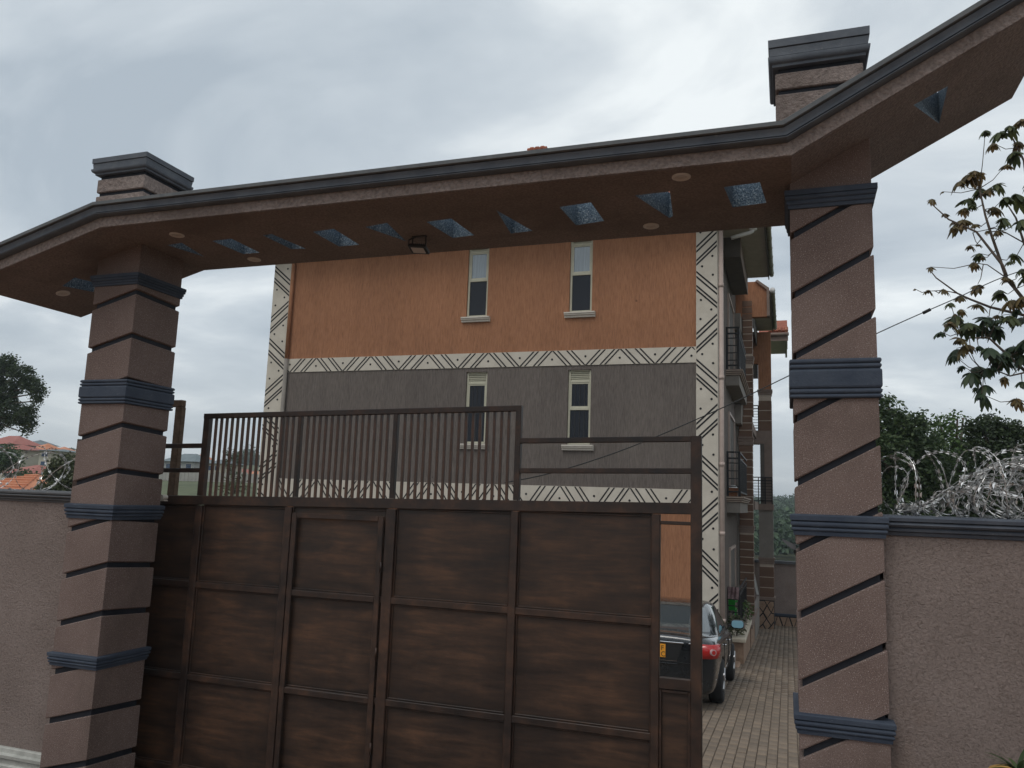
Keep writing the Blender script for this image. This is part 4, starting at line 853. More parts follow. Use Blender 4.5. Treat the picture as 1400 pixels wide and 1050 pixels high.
# things on the balconies
ch = thing('plastic_chair', 'green plastic chair behind the ground floor balcony railing', 'chair', (-1.52, 22.2, -3.02))
m_ = MB(); m_.loft([[(-0.20, 0.2, 0.42), (0.20, 0.2, 0.42), (0.20, 0.24, 0.42), (-0.20, 0.24, 0.42)], [(-0.2, 0.27, 0.7), (0.2, 0.27, 0.7), (0.2, 0.30, 0.7), (-0.2, 0.30, 0.7)], [(-0.16, 0.31, 0.88), (0.16, 0.31, 0.88), (0.16, 0.34, 0.88), (-0.16, 0.34, 0.88)]]).build('backrest', 'plastic_green', ch, local=True)
MB().box(-0.21, 0.21, -0.22, 0.22, 0.40, 0.43, 0.01).build('seat', 'plastic_green', ch, local=True)
for sx in (-1, 1):
    MB().box(sx * 0.22 - 0.02, sx * 0.22 + 0.02, -0.2, 0.26, 0.62, 0.65).build('armrest', 'plastic_green', ch, local=True)
    for sy in (-1, 1): MB().tube([(sx * 0.19, sy * 0.19, 0.41), (sx * 0.23, sy * 0.23, 0.0)], 0.02, 8).build('leg', 'plastic_green', ch, local=True)
ch.rotation_euler = (0, 0, PI)
m_ = MB(); nx_ = 14
L = []
for r_ in range(6): L.append([(-1.60 + 0.40 * k / nx_, 21.455 + 0.03 * math.sin(k * 1.9 + r_ * 0.3) - 0.02 * abs(math.sin(r_)) , -2.02 + 0.05 - 0.06 * r_ - 0.01 * math.sin(k * 2)) for k in range(nx_ + 1)])
m_.loft(L, closed=False); c = m_.build('hanging_cloth', 'cloth_mauve'); sol = c.modifiers.new('s', 'SOLIDIFY'); sol.thickness = 0.01; tag(c, 'crumpled mauve cloth hung over the ground floor balcony rail above the green chair', 'cloth')
m_ = MB(); L = []
for r_ in range(8): L.append([(-1.235 + 0.10 * k / 6 + 0.02 * r_, 30.2 + 0.03 * math.sin(k * 2.0), -2.28 - 0.10 * r_) for k in range(7)])
m_.loft(L, closed=False); c = m_.build('hanging_towel', 'cloth_white'); sol = c.modifiers.new('s', 'SOLIDIFY'); sol.thickness = 0.01; tag(c, 'white towel hanging in the gap between the two tiled pillars', 'towel')
fp = thing('flower_pot', 'square clay pot with pale soil on the first floor balcony', 'flower pot', (-1.34, 21.72, 0.325))
MB().loft([[(-0.10, -0.1, 0), (0.10, -0.1, 0), (0.10, 0.1, 0), (-0.10, 0.1, 0)], [(-0.14, -0.13, 0.22), (0.14, -0.13, 0.22), (0.14, 0.13, 0.22), (-0.14, 0.13, 0.22)]]).build('pot', 'clay_pot', fp, local=True)
MB().loft([[(0.12 * math.cos(k * PI / 6), 0.11 * math.sin(k * PI / 6), 0.221) for k in range(12)], [(0.06 * math.cos(k * PI / 6), 0.06 * math.sin(k * PI / 6), 0.29) for k in range(12)]]).build('soil', 'cloth_white', fp, local=True)
# far yard wall
fw = thing('yard_wall', 'brown rendered wall closing the far end of the driveway on a stone plinth', 'wall', (2, 33.2, -4.4))
MB().box(-2.0, 9, 33.0, 33.22, -4.6, -2.03).build('wall', 'wall_roughcast', fw); MB().box(-2.0, 9, 32.93, 33.27, -2.03, -1.93).build('coping', 'coping_grey', fw)
MB().box(-2.0, 9, 32.86, 32.99, -4.6, -3.98).build('plinth', 'groove_paint', fw); MB().box(-2.0, 9, 32.84, 32.99, -3.98, -3.90).build('plinth_trim', 'slate_paint', fw)
st0 = None
for k in range(26):
    x = -0.9 + 0.36 * k
    for q in ([(x, -4.42), (x + 0.30, -4.42), (x + 0.17, -4.02), (x + 0.12, -4.02)], [(x + 0.22, -4.02), (x + 0.34, -4.38), (x + 0.46, -4.02)]):
        MB().prism(q, 'y', 32.83, 32.87).build('stone', 'stone_tan', fw)

# ------------------------------------------------------------------ parked car
TILT = -math.atan((prof(16.6) - prof(14.6)) / -2.0) * 1.0
carY = 16.0
car = thing('parked_car', 'black sedan parked nose-in seen from behind through the gate gap', 'car', (-2.08, carY, prof(carY) + 0.004), rot=(-math.atan(0.057), 0, 0)); car.scale = (1.10, 1.0, 1.13)
def sec(y, w_, zb, zt, zm=None, tw=0.80):
    zm = zm or (zb + zt) * 0.52
    hp = [(0.0, zb), (w_ * 0.86, zb), (w_ * 0.96, zb + 0.06), (w_, zm), (w_ * 0.992, zt - 0.17), (w_ * 0.955, zt - 0.075), (w_ * tw, zt - 0.015), (w_ * 0.4, zt + 0.012), (0.0, zt + 0.018)]
    pts = hp + [(-x, z) for x, z in hp[1:-1][::-1]]
    return [(x, y, z) for x, z in pts]
SS = [(-2.39, 0.76, 0.27, 0.84), (-2.385, 0.81, 0.24, 0.95), (-2.34, 0.86, 0.21, 1.01), (-2.15, 0.885, 0.20, 1.04), (-1.85, 0.89, 0.20, 1.045), (-1.3, 0.90, 0.20, 1.04), (-0.6, 0.90, 0.20, 1.01), (0.2, 0.90, 0.20, 0.99), (0.9, 0.90, 0.20, 0.975), (1.3, 0.895, 0.20, 0.95), (1.8, 0.875, 0.20, 0.86), (2.15, 0.83, 0.22, 0.76), (2.32, 0.74, 0.26, 0.68), (2.38, 0.62, 0.34, 0.60)]
bo = MB().loft([sec(*s_) for s_ in SS]).build('body', None, car, True, True)
bo.data.materials.append(MATS['car_paint']); bo.data.materials.append(MATS['car_dark_trim'])
cu = MB()
for y_ in (-1.35, 1.42):
    for sx in (-1, 1): cu.tube([(sx * 0.66, y_, 0.325), (sx * 1.05, y_, 0.325)], 0.365, 28)
cm = bpy.data.meshes.new('c'); cm.from_pydata(cu.v, [], cu.f); bm = bmesh.new(); bm.from_mesh(cm); bmesh.ops.recalc_face_normals(bm, faces=bm.faces); bm.to_mesh(cm); bm.free(); cm.materials.append(MATS['car_paint']); cm.materials.append(MATS['car_dark_trim'])
for p in cm.polygons: p.material_index = 1
co = bpy.data.objects.new('c', cm); COL.objects.link(co); co.parent = car
sb = bo.modifiers.new('s', 'SUBSURF'); sb.levels = 2; sb.render_levels = 2
md = bo.modifiers.new('b', 'BOOLEAN'); md.operation = 'DIFFERENCE'; md.object = co; md.solver = 'EXACT'
bpy.context.view_layer.update(); dg = bpy.context.evaluated_depsgraph_get(); nm = bpy.data.meshes.new_from_object(bo.evaluated_get(dg)); bo.modifiers.clear(); bo.data = nm; bpy.data.objects.remove(co)
# cabin: rounded loops from belt line to roof, split into painted shell and glass
NP = 48
def loop(z, ya, yb, hw, n=4.5):
    yc, hl = (ya + yb) / 2, (yb - ya) / 2; L = []
    for k in range(NP):
        a = 2 * PI * (k + 0.5) / NP; c_, s_ = math.cos(a), math.sin(a)
        L.append((hw * math.copysign(abs(c_) ** (2 / n), c_), yc + hl * math.copysign(abs(s_) ** (2 / n), s_), z))
    return L
LV = [loop(0.96, -1.98, 1.30, 0.84), loop(1.045, -1.83, 1.12, 0.815), loop(1.12, -1.66, 0.96, 0.785), loop(1.25, -1.34, 0.68, 0.72), loop(1.36, -1.02, 0.42, 0.655), loop(1.41, -0.84, 0.25, 0.60), loop(1.445, -0.55, 0.0, 0.48, 3), loop(1.455, -0.35, -0.15, 0.25, 2.5)]
shell = MB(); glassr = MB(); glassf = MB(); gside = [MB(), MB(), MB(), MB()]
def quad(m_, a, b_, c_, d_): m_.add([a, b_, c_, d_], [[0, 1, 2, 3]])
for li in range(len(LV) - 1):
    for k in range(NP):
        j = (k + 1) % NP; a, b_, c_, d_ = LV[li][k], LV[li][j], LV[li + 1][j], LV[li + 1][k]
        mid = [(a[i] + b_[i] + c_[i] + d_[i]) / 4 for i in range(3)]; tgt = shell
        if 1 <= li <= 3:
            w_ = LV[li][0][0]; ang = math.degrees(math.atan2(mid[1], mid[0])) if False else 0
            hw = max(p[0] for p in LV[li]); 
            if abs(mid[0]) < hw * 0.86 and mid[1] < -0.4: tgt = glassr
            elif abs(mid[0]) < hw * 0.86 and mid[1] > 0.2: tgt = glassf
            elif abs(mid[0]) > hw * 0.93 and -1.25 < mid[1] < 0.72: tgt = gside[(0 if mid[0] > 0 else 2) + (0 if mid[1] > -0.28 else 1)]
        quad(tgt, a, b_, c_, d_)
shell.add(LV[-1], [list(range(NP))])
def clean(o):
    bm = bmesh.new(); bm.from_mesh(o.data); bmesh.ops.remove_doubles(bm, verts=bm.verts, dist=0.0005); bmesh.ops.recalc_face_normals(bm, faces=bm.faces); bm.to_mesh(o.data); bm.free()
    for p in o.data.polygons: p.use_smooth = True
cab = shell.build('cabin', 'car_paint', car, True, True); clean(cab)
clean(glassr.build('rear_window', 'car_glass', car, True, True)); clean(glassf.build('windscreen', 'car_glass', car, True, True))
for g_ in gside:
    if g_.f: clean(g_.build('side_window', 'car_glass', car, True, True))
for y_ in (-1.35, 1.42):
    for sx in (-1, 1):
        wx = sx * 0.80; L = []
        for x_, r_ in ((-0.105, 0.20), (-0.11, 0.29), (-0.085, 0.322), (0, 0.327), (0.085, 0.322), (0.11, 0.29), (0.105, 0.20)): L.append([(wx + x_, y_ + r_ * math.cos(2 * PI * k / 32), 0.325 + r_ * math.sin(2 * PI * k / 32)) for k in range(32)])
        wh = MB().loft(L, caps=True).build('wheel', 'tyre', car, True, True)
        rm = MB(); xo = wx + sx * 0.095
        rm.loft([[(xo, y_ + r_ * math.cos(2 * PI * k / 32), 0.325 + r_ * math.sin(2 * PI * k / 32)) for k in range(32)] for r_ in (0.205, 0.185)] + [[(xo - sx * 0.03, y_ + 0.18 * math.cos(2 * PI * k / 32), 0.325 + 0.18 * math.sin(2 * PI * k / 32)) for k in range(32)]], caps=False)
        for k in range(5):
            a = 2 * PI * k / 5; c_, s_ = math.cos(a), math.sin(a); rm.tube([(xo + sx * 0.012, y_, 0.325), (xo + sx * 0.012, y_ + 0.19 * c_, 0.325 + 0.19 * s_)], 0.022, 6)
        rm.tube([(xo - sx * 0.02, y_, 0.325), (xo + sx * 0.02, y_, 0.325)], 0.04, 16); rm.build('rim', 'rim_metal', wh, False, True)
# rear details
def patch(name, mat, pts, par=car, th=0.02):
    L = [[Vector(p) for p in pts], [Vector(p) + Vector((0, -th, 0)) for p in pts]]; return MB().loft([[tuple(p) for p in l] for l in L]).build(name, mat, par, False, True)
def wrap_light(sx):
    L = []
    for k, (x_, y_) in enumerate(((0.50, -2.405), (0.62, -2.405), (0.74, -2.400), (0.82, -2.385), (0.872, -2.335), (0.900, -2.24), (0.906, -2.13))):
        f = k / 6; nx_, ny_ = math.sin(f * PI / 2), -math.cos(f * PI / 2); zt, zb = 0.92 + 0.01 * f, 0.715 + 0.035 * f
        L.append([(sx * (x_ + d * nx_), y_ + d * ny_, z_) for d, z_ in ((0.006, zb), (0.020, (zb + zt) / 2), (0.006, zt), (-0.05, zt), (-0.05, zb))])
    o = MB().loft(L).build('tail_light', 'tail_red', car, True, True)
    c0 = Vector((sx * 0.815, -2.395, 0.825)); m2 = MB(); m2.tube([c0, c0 + Vector((sx * 0.022, -0.03, 0))], 0.045, 18); m2.build('lens_ring', 'tail_clear', o, False, True)
    m3 = MB(); m3.tube([c0 + Vector((sx * 0.018, -0.026, 0)), c0 + Vector((sx * 0.026, -0.036, 0))], 0.030, 18); m3.build('lamp_cone', 'tail_red', o, False, True)
wrap_light(1); wrap_light(-1)
pl = patch('number_plate', 'plate_orange', [(-0.19, -2.402, 0.70), (0.13, -2.402, 0.70), (0.13, -2.402, 0.885), (-0.19, -2.402, 0.885)], th=0.012)
patch('trunk_recess', 'car_dark_trim', [(-0.40, -2.392, 0.67), (0.30, -2.392, 0.67), (0.38, -2.392, 0.90), (-0.46, -2.392, 0.90)], th=0.012)
MB().box(-0.46, 0.40, -2.425, -2.39, 0.905, 0.925, 0.006).build('chrome_strip', 'chrome', car, False, True); MB().box(-0.2, 0.30, -2.40, -2.38, 0.655, 0.667, 0.003).build('chrome_strip', 'chrome', car, False, True); MB().box(0.47, 0.56, -2.415, -2.38, 0.905, 0.925, 0.005).build('chrome_strip', 'chrome', car, False, True)
for chx, z_ in (('F', 0.795), ('C', 0.712)):
    fc = bpy.data.curves.new('glyph', 'FONT'); fc.body = chx; fc.size = 0.098; fc.extrude = 0.002
    to = bpy.data.objects.new('t', fc); COL.objects.link(to); bpy.context.view_layer.update()
    me = bpy.data.meshes.new_from_object(to.evaluated_get(bpy.context.evaluated_depsgraph_get())); bpy.data.objects.remove(to)
    o = link('plate_letter', me, 'print_black', pl, True); me.materials.clear(); me.materials.append(MATS['print_black']); o.location = (0.062, -2.4165, z_); o.rotation_euler = (PI / 2, 0, 0)
m_ = MB(); L = []
for k in range(9):
    f = k / 8 * 2 - 1; L.append([(f * 0.86, -2.395 + 0.20 * abs(f) ** 4, z_) for z_ in (0.595, 0.635)] + [(f * 0.84, -2.36 + 0.20 * abs(f) ** 4, 0.64), (f * 0.84, -2.36 + 0.20 * abs(f) ** 4, 0.59)])
m_.loft(L).build('bumper_lip', 'car_paint', car, True, True)
m_ = MB(); m_.tube([(f * 0.86, -2.40 + 0.20 * abs(f) ** 4, 0.385 + 0.05 * abs(f) ** 3) for f in np.linspace(-1, 1, 17)], 0.008, 6).build('bumper_trim', 'rim_metal', car, True, True)
MB().tube([(0.55, -2.40, 0.27), (0.55, -2.2, 0.27)], 0.035, 14).build('exhaust', 'chrome', car, True, True)
MB().tube([(0.69, -2.366, 0.47), (0.69, -2.35, 0.47)], 0.045, 14).build('reflector', 'car_dark_trim', car, True, True)
for sx in (-1, 1):
    L = [[(sx * (1.0 + 0.0), 0.55 + o_ + 0.0 * k, 1.03) for k in range(1)] for o_ in (0,)]
    mm_ = MB(); LL = []
    for y_, s_ in ((0.66, 0.55), (0.62, 0.9), (0.56, 1.0), (0.52, 1.0)): LL.append([(sx * (1.02 + 0.115 * s_ * math.copysign(abs(math.cos(2 * PI * k / 20)) ** 0.6, math.cos(2 * PI * k / 20))), y_, 1.045 + 0.075 * s_ * math.copysign(abs(math.sin(2 * PI * k / 20)) ** 0.6, math.sin(2 * PI * k / 20))) for k in range(20)])
    mm_.loft(LL); mo = mm_.build('wing_mirror', 'car_paint', car, True, True); MB().box(sx * 0.85, sx * 0.92, 0.54, 0.62, 0.99, 1.03).build('mirror_stalk', 'car_dark_trim', mo, False, True)
    MB().loft([[(sx * (1.02 + 0.100 * math.copysign(abs(math.cos(2 * PI * k / 20)) ** 0.6, math.cos(2 * PI * k / 20))), y_, 1.045 + 0.062 * math.copysign(abs(math.sin(2 * PI * k / 20)) ** 0.6, math.sin(2 * PI * k / 20))) for k in range(20)] for y_ in (0.519, 0.514)]).build('mirror_glass', 'mirror_glass', mo, False, True)
    for y_ in (-0.95, 0.05): MB().box(sx * 0.895, sx * 0.925, y_, y_ + 0.16, 0.80, 0.825, 0.006).build('door_handle', 'chrome', car, False, True)
MB().box(-0.66, 0.66, -2.412, -2.36, 0.640, 0.648).build('boot_seam', 'car_dark_trim', car, False, True)
for sx in (-1, 1):
    for y_ in (-0.98, 0.02, 0.95): MB().box(sx * 0.885, sx * 0.8995, y_ - 0.003, y_ + 0.003, 0.42, 0.85).build('door_seam', 'car_dark_trim', car, False, True)
MB().tube([(0.0, -2.402, 0.965), (0.0, -2.36, 0.965)], 0.035, 18).build('boot_emblem', 'chrome', car, True, True)

# ------------------------------------------------------------------ razor wire
def razor(paths, name, par, rw=0.0019, step=0.046, bl=0.0125):
    tb = MB(); BV = []; BF = []
    for pts in paths:
        pts = [Vector(p) for p in pts]; tb.tube(pts, rw, 4, False)
        acc = 0
        for a, b_ in zip(pts[:-1], pts[1:]):
            d = b_ - a; l_ = d.length; d = d / max(l_, 1e-6)
            while acc < l_:
                p = a + d * acc; u = Vector(rand_unit(1)[0]); u = (u - d * u.dot(d)).normalized(); s_ = bl * rng.uniform(0.75, 1.2); n0 = len(BV)
                BV += [p - u * s_ * 0.75 - d * s_ * 1.35, p - d * 0.004, p - u * s_ * 0.75 + d * s_ * 1.35, p + u * s_ * 0.75 - d * s_ * 1.35, p + d * 0.004, p + u * s_ * 0.75 + d * s_ * 1.35]
                q = d.cross(u) * 0.004; BV[-6:] = [Vector(v) + (q if i % 2 else -q) for i, v in enumerate(BV[-6:])]
                BF += [[n0, n0 + 1, n0 + 4, n0 + 2], [n0 + 3, n0 + 4, n0 + 1, n0 + 5]]
                acc += step
            acc -= l_
    w_ = tb.build('wire', 'razor_steel', par); npmesh('blades', [tuple(v) for v in BV], BF, 'razor_steel', par, kind='stuff'); return w_
def arc(cx_, cy_, cz_, r_, tilt, yaw, a0=0, a1=2 * PI, n=30, wob=0.0):
    P_ = []
    for k in range(n + 1):
        a = a0 + (a1 - a0) * k / n; v = Vector((0, r_ * math.cos(a), r_ * math.sin(a))); v.rotate(Matrix.Rotation(tilt, 3, 'Y')); v.rotate(Matrix.Rotation(yaw, 3, 'Z'))
        P_.append(Vector((cx_, cy_, cz_)) + v + Vector((wob * math.sin(3 * a), 0, wob * math.cos(2 * a))))
    return P_
rw1 = thing('razor_wire', 'loosely stretched razor wire coil along the left wall coping', 'razor wire', (-7.5, 5.2, -0.05), 'razor wire on the boundary walls')
paths = []; x = -10.0; k = 0; P_ = []
for i in range(int(4.6 / 0.34 * 26)):
    a = 2 * PI * i / 26; xx = -10.1 + 0.34 * i / 26; r_ = 0.185 + 0.012 * math.sin(i * 0.05)
    P_.append(Vector((xx + 0.10 * math.sin(a) * (1 if (i // 26) % 2 else -1), 5.20 + r_ * math.cos(a), 0.137 + r_ * math.sin(a))))
paths.append(P_); P_ = []
for i in range(int(4.4 / 0.55 * 26)):
    a = -2 * PI * i / 26 + 1.0; xx = -10.0 + 0.55 * i / 26; r_ = 0.165
    P_.append(Vector((xx + 0.16 * math.sin(a), 5.20 + r_ * math.cos(a), 0.118 + r_ * math.sin(a))))
paths.append(P_)
razor(paths, 'coil', rw1)
rw2 = thing('razor_wire', 'dense heap of tangled razor wire piled on the right wall coping', 'razor wire', (1.6, 5.2, 0.0), 'razor wire on the boundary walls')
paths = []
def mound(x): return 0.36 * sm(0.50, 1.35, x) * (1 - 0.5 * sm(2.2, 3.4, x))
for k in range(120):
    x = rng.uniform(0.62, 3.2); hgt = max(0.06, mound(x)); r_ = hgt * rng.uniform(0.42, 0.54)
    paths.append(arc(x, 5.19 + rng.normal() * 0.03, 0.004 + r_ + 0.01, r_, rng.normal() * 0.7, rng.normal() * 0.6 + rng.choice([0, 0.5, -0.5, PI / 2 * 0.6]), wob=0.02 * r_ / 0.15))
for k in range(26):   # long lazy strands over the heap
    x0 = rng.uniform(0.55, 2.4); l_ = rng.uniform(0.35, 0.9); P_ = []
    for i in range(15): f = i / 14; xx = x0 + l_ * f; P_.append(Vector((xx, 5.19 + 0.1 * math.sin(f * 5 + k), max(0.01, mound(xx) * (0.45 + 0.55 * math.sin(PI * f))) + 0.01)))
    paths.append(P_)
razor(paths, 'heap', rw2)
rw3 = thing('razor_wire', 'tall open loops of razor wire rising between the right column and the heap', 'razor wire', (1.0, 5.2, 0.0), 'razor wire on the boundary walls')
paths = []
for x, r_, tl, yw in ((0.57, 0.16, 0.25, 0.45), (0.62, 0.19, -0.3, 0.5), (0.66, 0.20, -0.15, 0.15), (0.80, 0.21, 0.35, 0.65), (0.86, 0.21, -0.35, -0.1), (1.00, 0.21, 0.1, 0.35), (1.10, 0.22, -0.25, 0.1), (1.18, 0.22, 0.4, 0.75), (1.34, 0.23, -0.3, 0.3), (1.5, 0.24, 0.3, 0.6), (1.7, 0.24, 0.2, 0.3), (1.9, 0.24, -0.3, 0.5), (2.2, 0.25, 0.3, 0.4), (2.5, 0.25, -0.3, 0.6)):
    paths.append(arc(x, 5.19, r_ - 0.02, r_, tl, yw, -PI / 2, 3 * PI / 2, 40, 0.012))
razor(paths, 'loops', rw3)

# ------------------------------------------------------------------ overhead cable
A = [PY(1560, 330, 12.0), PY(1400, 369, 11.0), PY(1300, 411, 10.4), PY(1205, 453, 9.9), PY(1078, 514, 9.3), PY(980, 561, 8.9), PY(860, 612, 8.4), PY(760, 645, 8.0), PY(690, 660, 7.8)]
pts = []
for i in range(len(A) - 1):
    p0, p1, p2, p3 = A[max(i - 1, 0)], A[i], A[i + 1], A[min(i + 2, len(A) - 1)]
    for k in range(6): t_ = k / 6; pts.append(0.5 * ((2 * p1) + (p2 - p0) * t_ + (2 * p0 - 5 * p1 + 4 * p2 - p3) * t_ ** 2 + (3 * p1 - p0 - 3 * p2 + p3) * t_ ** 3))
pts.append(A[-1])
c = MB().tube(pts, 0.006, 6).build('power_cable', 'cable_black', None, True); tag(c, 'thin black cable sagging across the front of the house and behind the right column', 'cable')
j = PY(1266, 426, 10.2); cj = MB().tube([PY(1262, 428, 10.2), PY(1272, 423, 10.15)], 0.02, 8).build('cable_joint', 'cable_black', c, True)

# ------------------------------------------------------------------ trees
def crown_points(blobs, n, shell=0.55):
    P_ = []; wts = np.array([b_[3] ** 2 for b_ in blobs]); wts = wts / wts.sum()
    for b_, w_ in zip(blobs, wts):
        k = max(8, int(n * w_)); u = rand_unit(k) * (shell + (1 - shell) * rng.uniform(0, 1, k)[:, None] ** 0.5) * b_[3]; u[:, 2] *= b_[4] if len(b_) > 4 else 0.75
        P_.append(u + np.array(b_[:3]))
    return np.concatenate(P_)
def clumped(P_, n_cl, r_):   # gather leaves into tufts so that gaps open between them
    idx = rng.choice(len(P_), n_cl, replace=False); C = P_[idx]
    a = rng.integers(0, n_cl, len(P_)); return C[a] + rng.normal(size=(len(P_), 3)) * r_
def tree(label, base_, blobs, n, size, mat, group, tr=0.2, tufts=None, tuft_r=0.3, name='tree', trunk_top=None, cat='tree'):
    o = thing(name, label, cat, base_, group)
    cx_ = np.mean([b_[0] for b_ in blobs]); cy_ = np.mean([b_[1] for b_ in blobs]); cz_ = min(b_[2] for b_ in blobs)
    tp = Vector(trunk_top) if trunk_top else Vector((cx_, cy_, cz_))
    b0 = Vector(base_); m_ = MB(); m_.tube([b0 - Vector((0, 0, 0.3)), b0.lerp(tp, 0.35) + Vector((0.1, 0, 0)), b0.lerp(tp, 0.7) - Vector((0.08, 0, 0)), tp], [tr, tr * 0.8, tr * 0.65, tr * 0.5], 10)
    for b_ in blobs:
        e_ = Vector(b_[:3]); mid = tp.lerp(e_, 0.5) + Vector((0, 0, b_[3] * 0.1)); m_.tube([tp - Vector((0, 0, 0.2)), mid, e_], [tr * 0.45, tr * 0.28, tr * 0.12], 6)
    m_.build('trunk', 'bark', o, True)
    P_ = crown_points(blobs, n)
    if tufts: P_ = clumped(P_, tufts, tuft_r)
    leaves('crown', P_, size, mat, o, 0.55, 0.15); return o
def B(px, py, Y, r_, fl=0.75): p = PY(px, py, Y); return (p.x, p.y, p.z, r_, fl)
G_R = 'trees beyond the right wall'
def gz(x, y): return ground_z(x, y)
def tb(px, Y): p = PY(px, 690, Y); return (p.x, Y, gz(p.x, Y))
tree('broad leafy green tree directly beside the right column, the tallest behind the wall', tb(1235, 24), [B(1203, 575, 24, 0.5), B(1214, 552, 24, 0.28), B(1222, 565, 24, 0.32), B(1228, 585, 24, 0.5), B(1247, 588, 24, 0.5), B(1262, 572, 24, 0.16), B(1255, 592, 24, 0.5), B(1240, 620, 24, 0.75), B(1205, 620, 23.5, 0.8), B(1270, 625, 24, 0.7), B(1230, 655, 24, 0.9), B(1262, 660, 24, 0.9), B(1215, 695, 24, 1.2), B(1270, 700, 24, 1.2), B(1195, 600, 24, 0.6)], 21000, 0.125, 'leaf_mid', G_R, 0.22, 1300, 0.10)
tree('pale green tree with loose upturned sprays behind the razor wire', tb(1300, 26), [B(1285, 576, 26, 0.14, .6), B(1301, 583, 26, 0.22, .5), B(1309, 573, 26, 0.18, .5), B(1317, 571, 26, 0.10, .5), B(1276, 592, 26, 0.25), B(1300, 598, 26, 0.3), B(1288, 618, 26, 0.6), B(1318, 622, 26, 0.5), B(1305, 650, 26, 0.9), B(1290, 680, 26, 1.0), B(1330, 680, 26, 1.0)], 9000, 0.125, 'leaf_bright', G_R, 0.2, 620, 0.10)
tree('dark dense tree behind the razor wire heap at the right edge', tb(1375, 23), [B(1343, 584, 23, 0.32), B(1352, 577, 23, 0.28), B(1330, 586, 23, 0.2), B(1362, 588, 23, 0.28), B(1378, 590, 23, 0.3), B(1390, 590, 23, 0.25), B(1404, 600, 23, 0.4), B(1345, 606, 23, 0.5), B(1380, 612, 23, 0.5), B(1355, 630, 23, 0.75), B(1395, 640, 23, 0.8), B(1370, 675, 23, 1.0), B(1420, 650, 23, 1.1), B(1335, 660, 23, 0.6)], 19000, 0.105, 'leaf_dark', G_R, 0.2, 1200, 0.085)
tree('tall dark spreading tree at the left edge above the red roofs', tb(-75, 34), [B(10, 497, 34, 0.55), B(-12, 505, 34, 0.9), B(30, 512, 34, 0.65), B(45, 527, 34, 0.55), B(52, 537, 34, 0.4), B(52, 548, 34, 0.25), B(5, 540, 34, 0.8), B(-15, 545, 34, 1.0), B(15, 560, 34, 0.75), B(35, 570, 34, 0.55), B(-10, 575, 34, 0.9), B(38, 583, 34, 0.4), B(35, 592, 34, 0.25), B(-40, 530, 34, 1.4), B(-50, 580, 34, 1.4), B(20, 530, 34, 0.4), B(0, 520, 34, 0.6), B(22, 575, 34, 0.5), B(42, 560, 34, 0.3), B(40, 520, 34, 0.35)], 34000, 0.15, 'leaf_dark', 'trees beyond the left wall', 0.22, 1700, 0.12, trunk_top=PY(-60, 560, 34))
tree('olive green bush tree behind the left razor wire beside the column', tb(85, 22), [B(72, 648, 22, 0.3), B(80, 636, 22, 0.3), B(94, 632, 22, 0.32), B(105, 642, 22, 0.5), B(74, 664, 22, 0.45), B(100, 668, 22, 0.7), B(60, 672, 22, 0.3), B(120, 650, 22, 0.7)], 9000, 0.13, 'leaf_olive', 'trees beyond the left wall', 0.1, 600, 0.09)
tree('small green shrub tree in front of the far red roofed houses', tb(8, 40), [B(5, 622, 40, 0.8), B(-5, 632, 40, 1.0), B(14, 630, 40, 0.6), B(34, 652, 40, 0.5), B(45, 660, 40, 0.8)], 3500, 0.22, 'leaf_mid', 'trees beyond the left wall', 0.1, 250, 0.2)
tree('thin airy tree standing in the field seen through the gate bars', tb(318, 62), [B(308, 626, 62, 0.65, 1), B(318, 618, 62, 0.5, 1), B(316, 630, 62, 0.7, 1), B(330, 624, 62, 0.4, 1), B(325, 636, 62, 0.4, 1), B(318, 646, 62, 0.35, 1)], 700, 0.2, 'leaf_dark', None, 0.07, 70, 0.13)
tree('leafless looking scrubby bush low in the field behind the gate bars', tb(322, 30), [B(318, 662, 30, 0.35, 1.2), B(326, 655, 30, 0.25, 1.3), B(330, 666, 30, 0.3), B(312, 668, 30, 0.3)], 500, 0.12, 'leaf_olive', None, 0.03, 60, 0.1)
# large-leaved tree reaching in from the right
T = thing('rosette_leaf_tree', 'open branched tree with drooping rosettes of large leaves at the upper right edge', 'tree', (6.9, 12.2, -3.2))
def TP(px, py, dy_=0): return PY(px, py, 11.5 + dy_)
limbs = [([(1500, 900), (1470, 700), (1445, 560), (1425, 470), (1396, 405), (1376, 380), (1354, 317), (1347, 294), (1339, 258)], 0.10, 0.011, 0), ([(1376, 378), (1371, 363), (1335, 317), (1297, 300), (1276, 281)], 0.022, 0.007, -0.3),
         ([(1440, 450), (1400, 431), (1354, 420), (1326, 409), (1309, 401), (1280, 380), (1271, 369)], 0.022, 0.006, 0.4), ([(1455, 560), (1400, 506), (1374, 482), (1352, 462), (1325, 462), (1312, 455)], 0.024, 0.006, 0.2),
         ([(1440, 520), (1400, 509.5), (1381, 514), (1358, 505), (1345, 508)], 0.014, 0.006, -0.2), ([(1440, 420), (1400, 332), (1389, 298), (1371, 270)], 0.022, 0.007, 0.5), ([(1309, 401), (1290, 397), (1270, 398)], 0.008, 0.005, 0.4),
         ([(1430, 500), (1410, 300), (1400, 220), (1385, 190), (1370, 180)], 0.024, 0.006, 0.3), ([(1400, 332), (1375, 318), (1360, 312), (1330, 318)], 0.009, 0.005, 0.3), ([(1376, 380), (1350, 362), (1336, 360)], 0.008, 0.005, 0), ([(1445, 560), (1420, 550), (1392, 548)], 0.012, 0.005, 0)]
lp_all = []
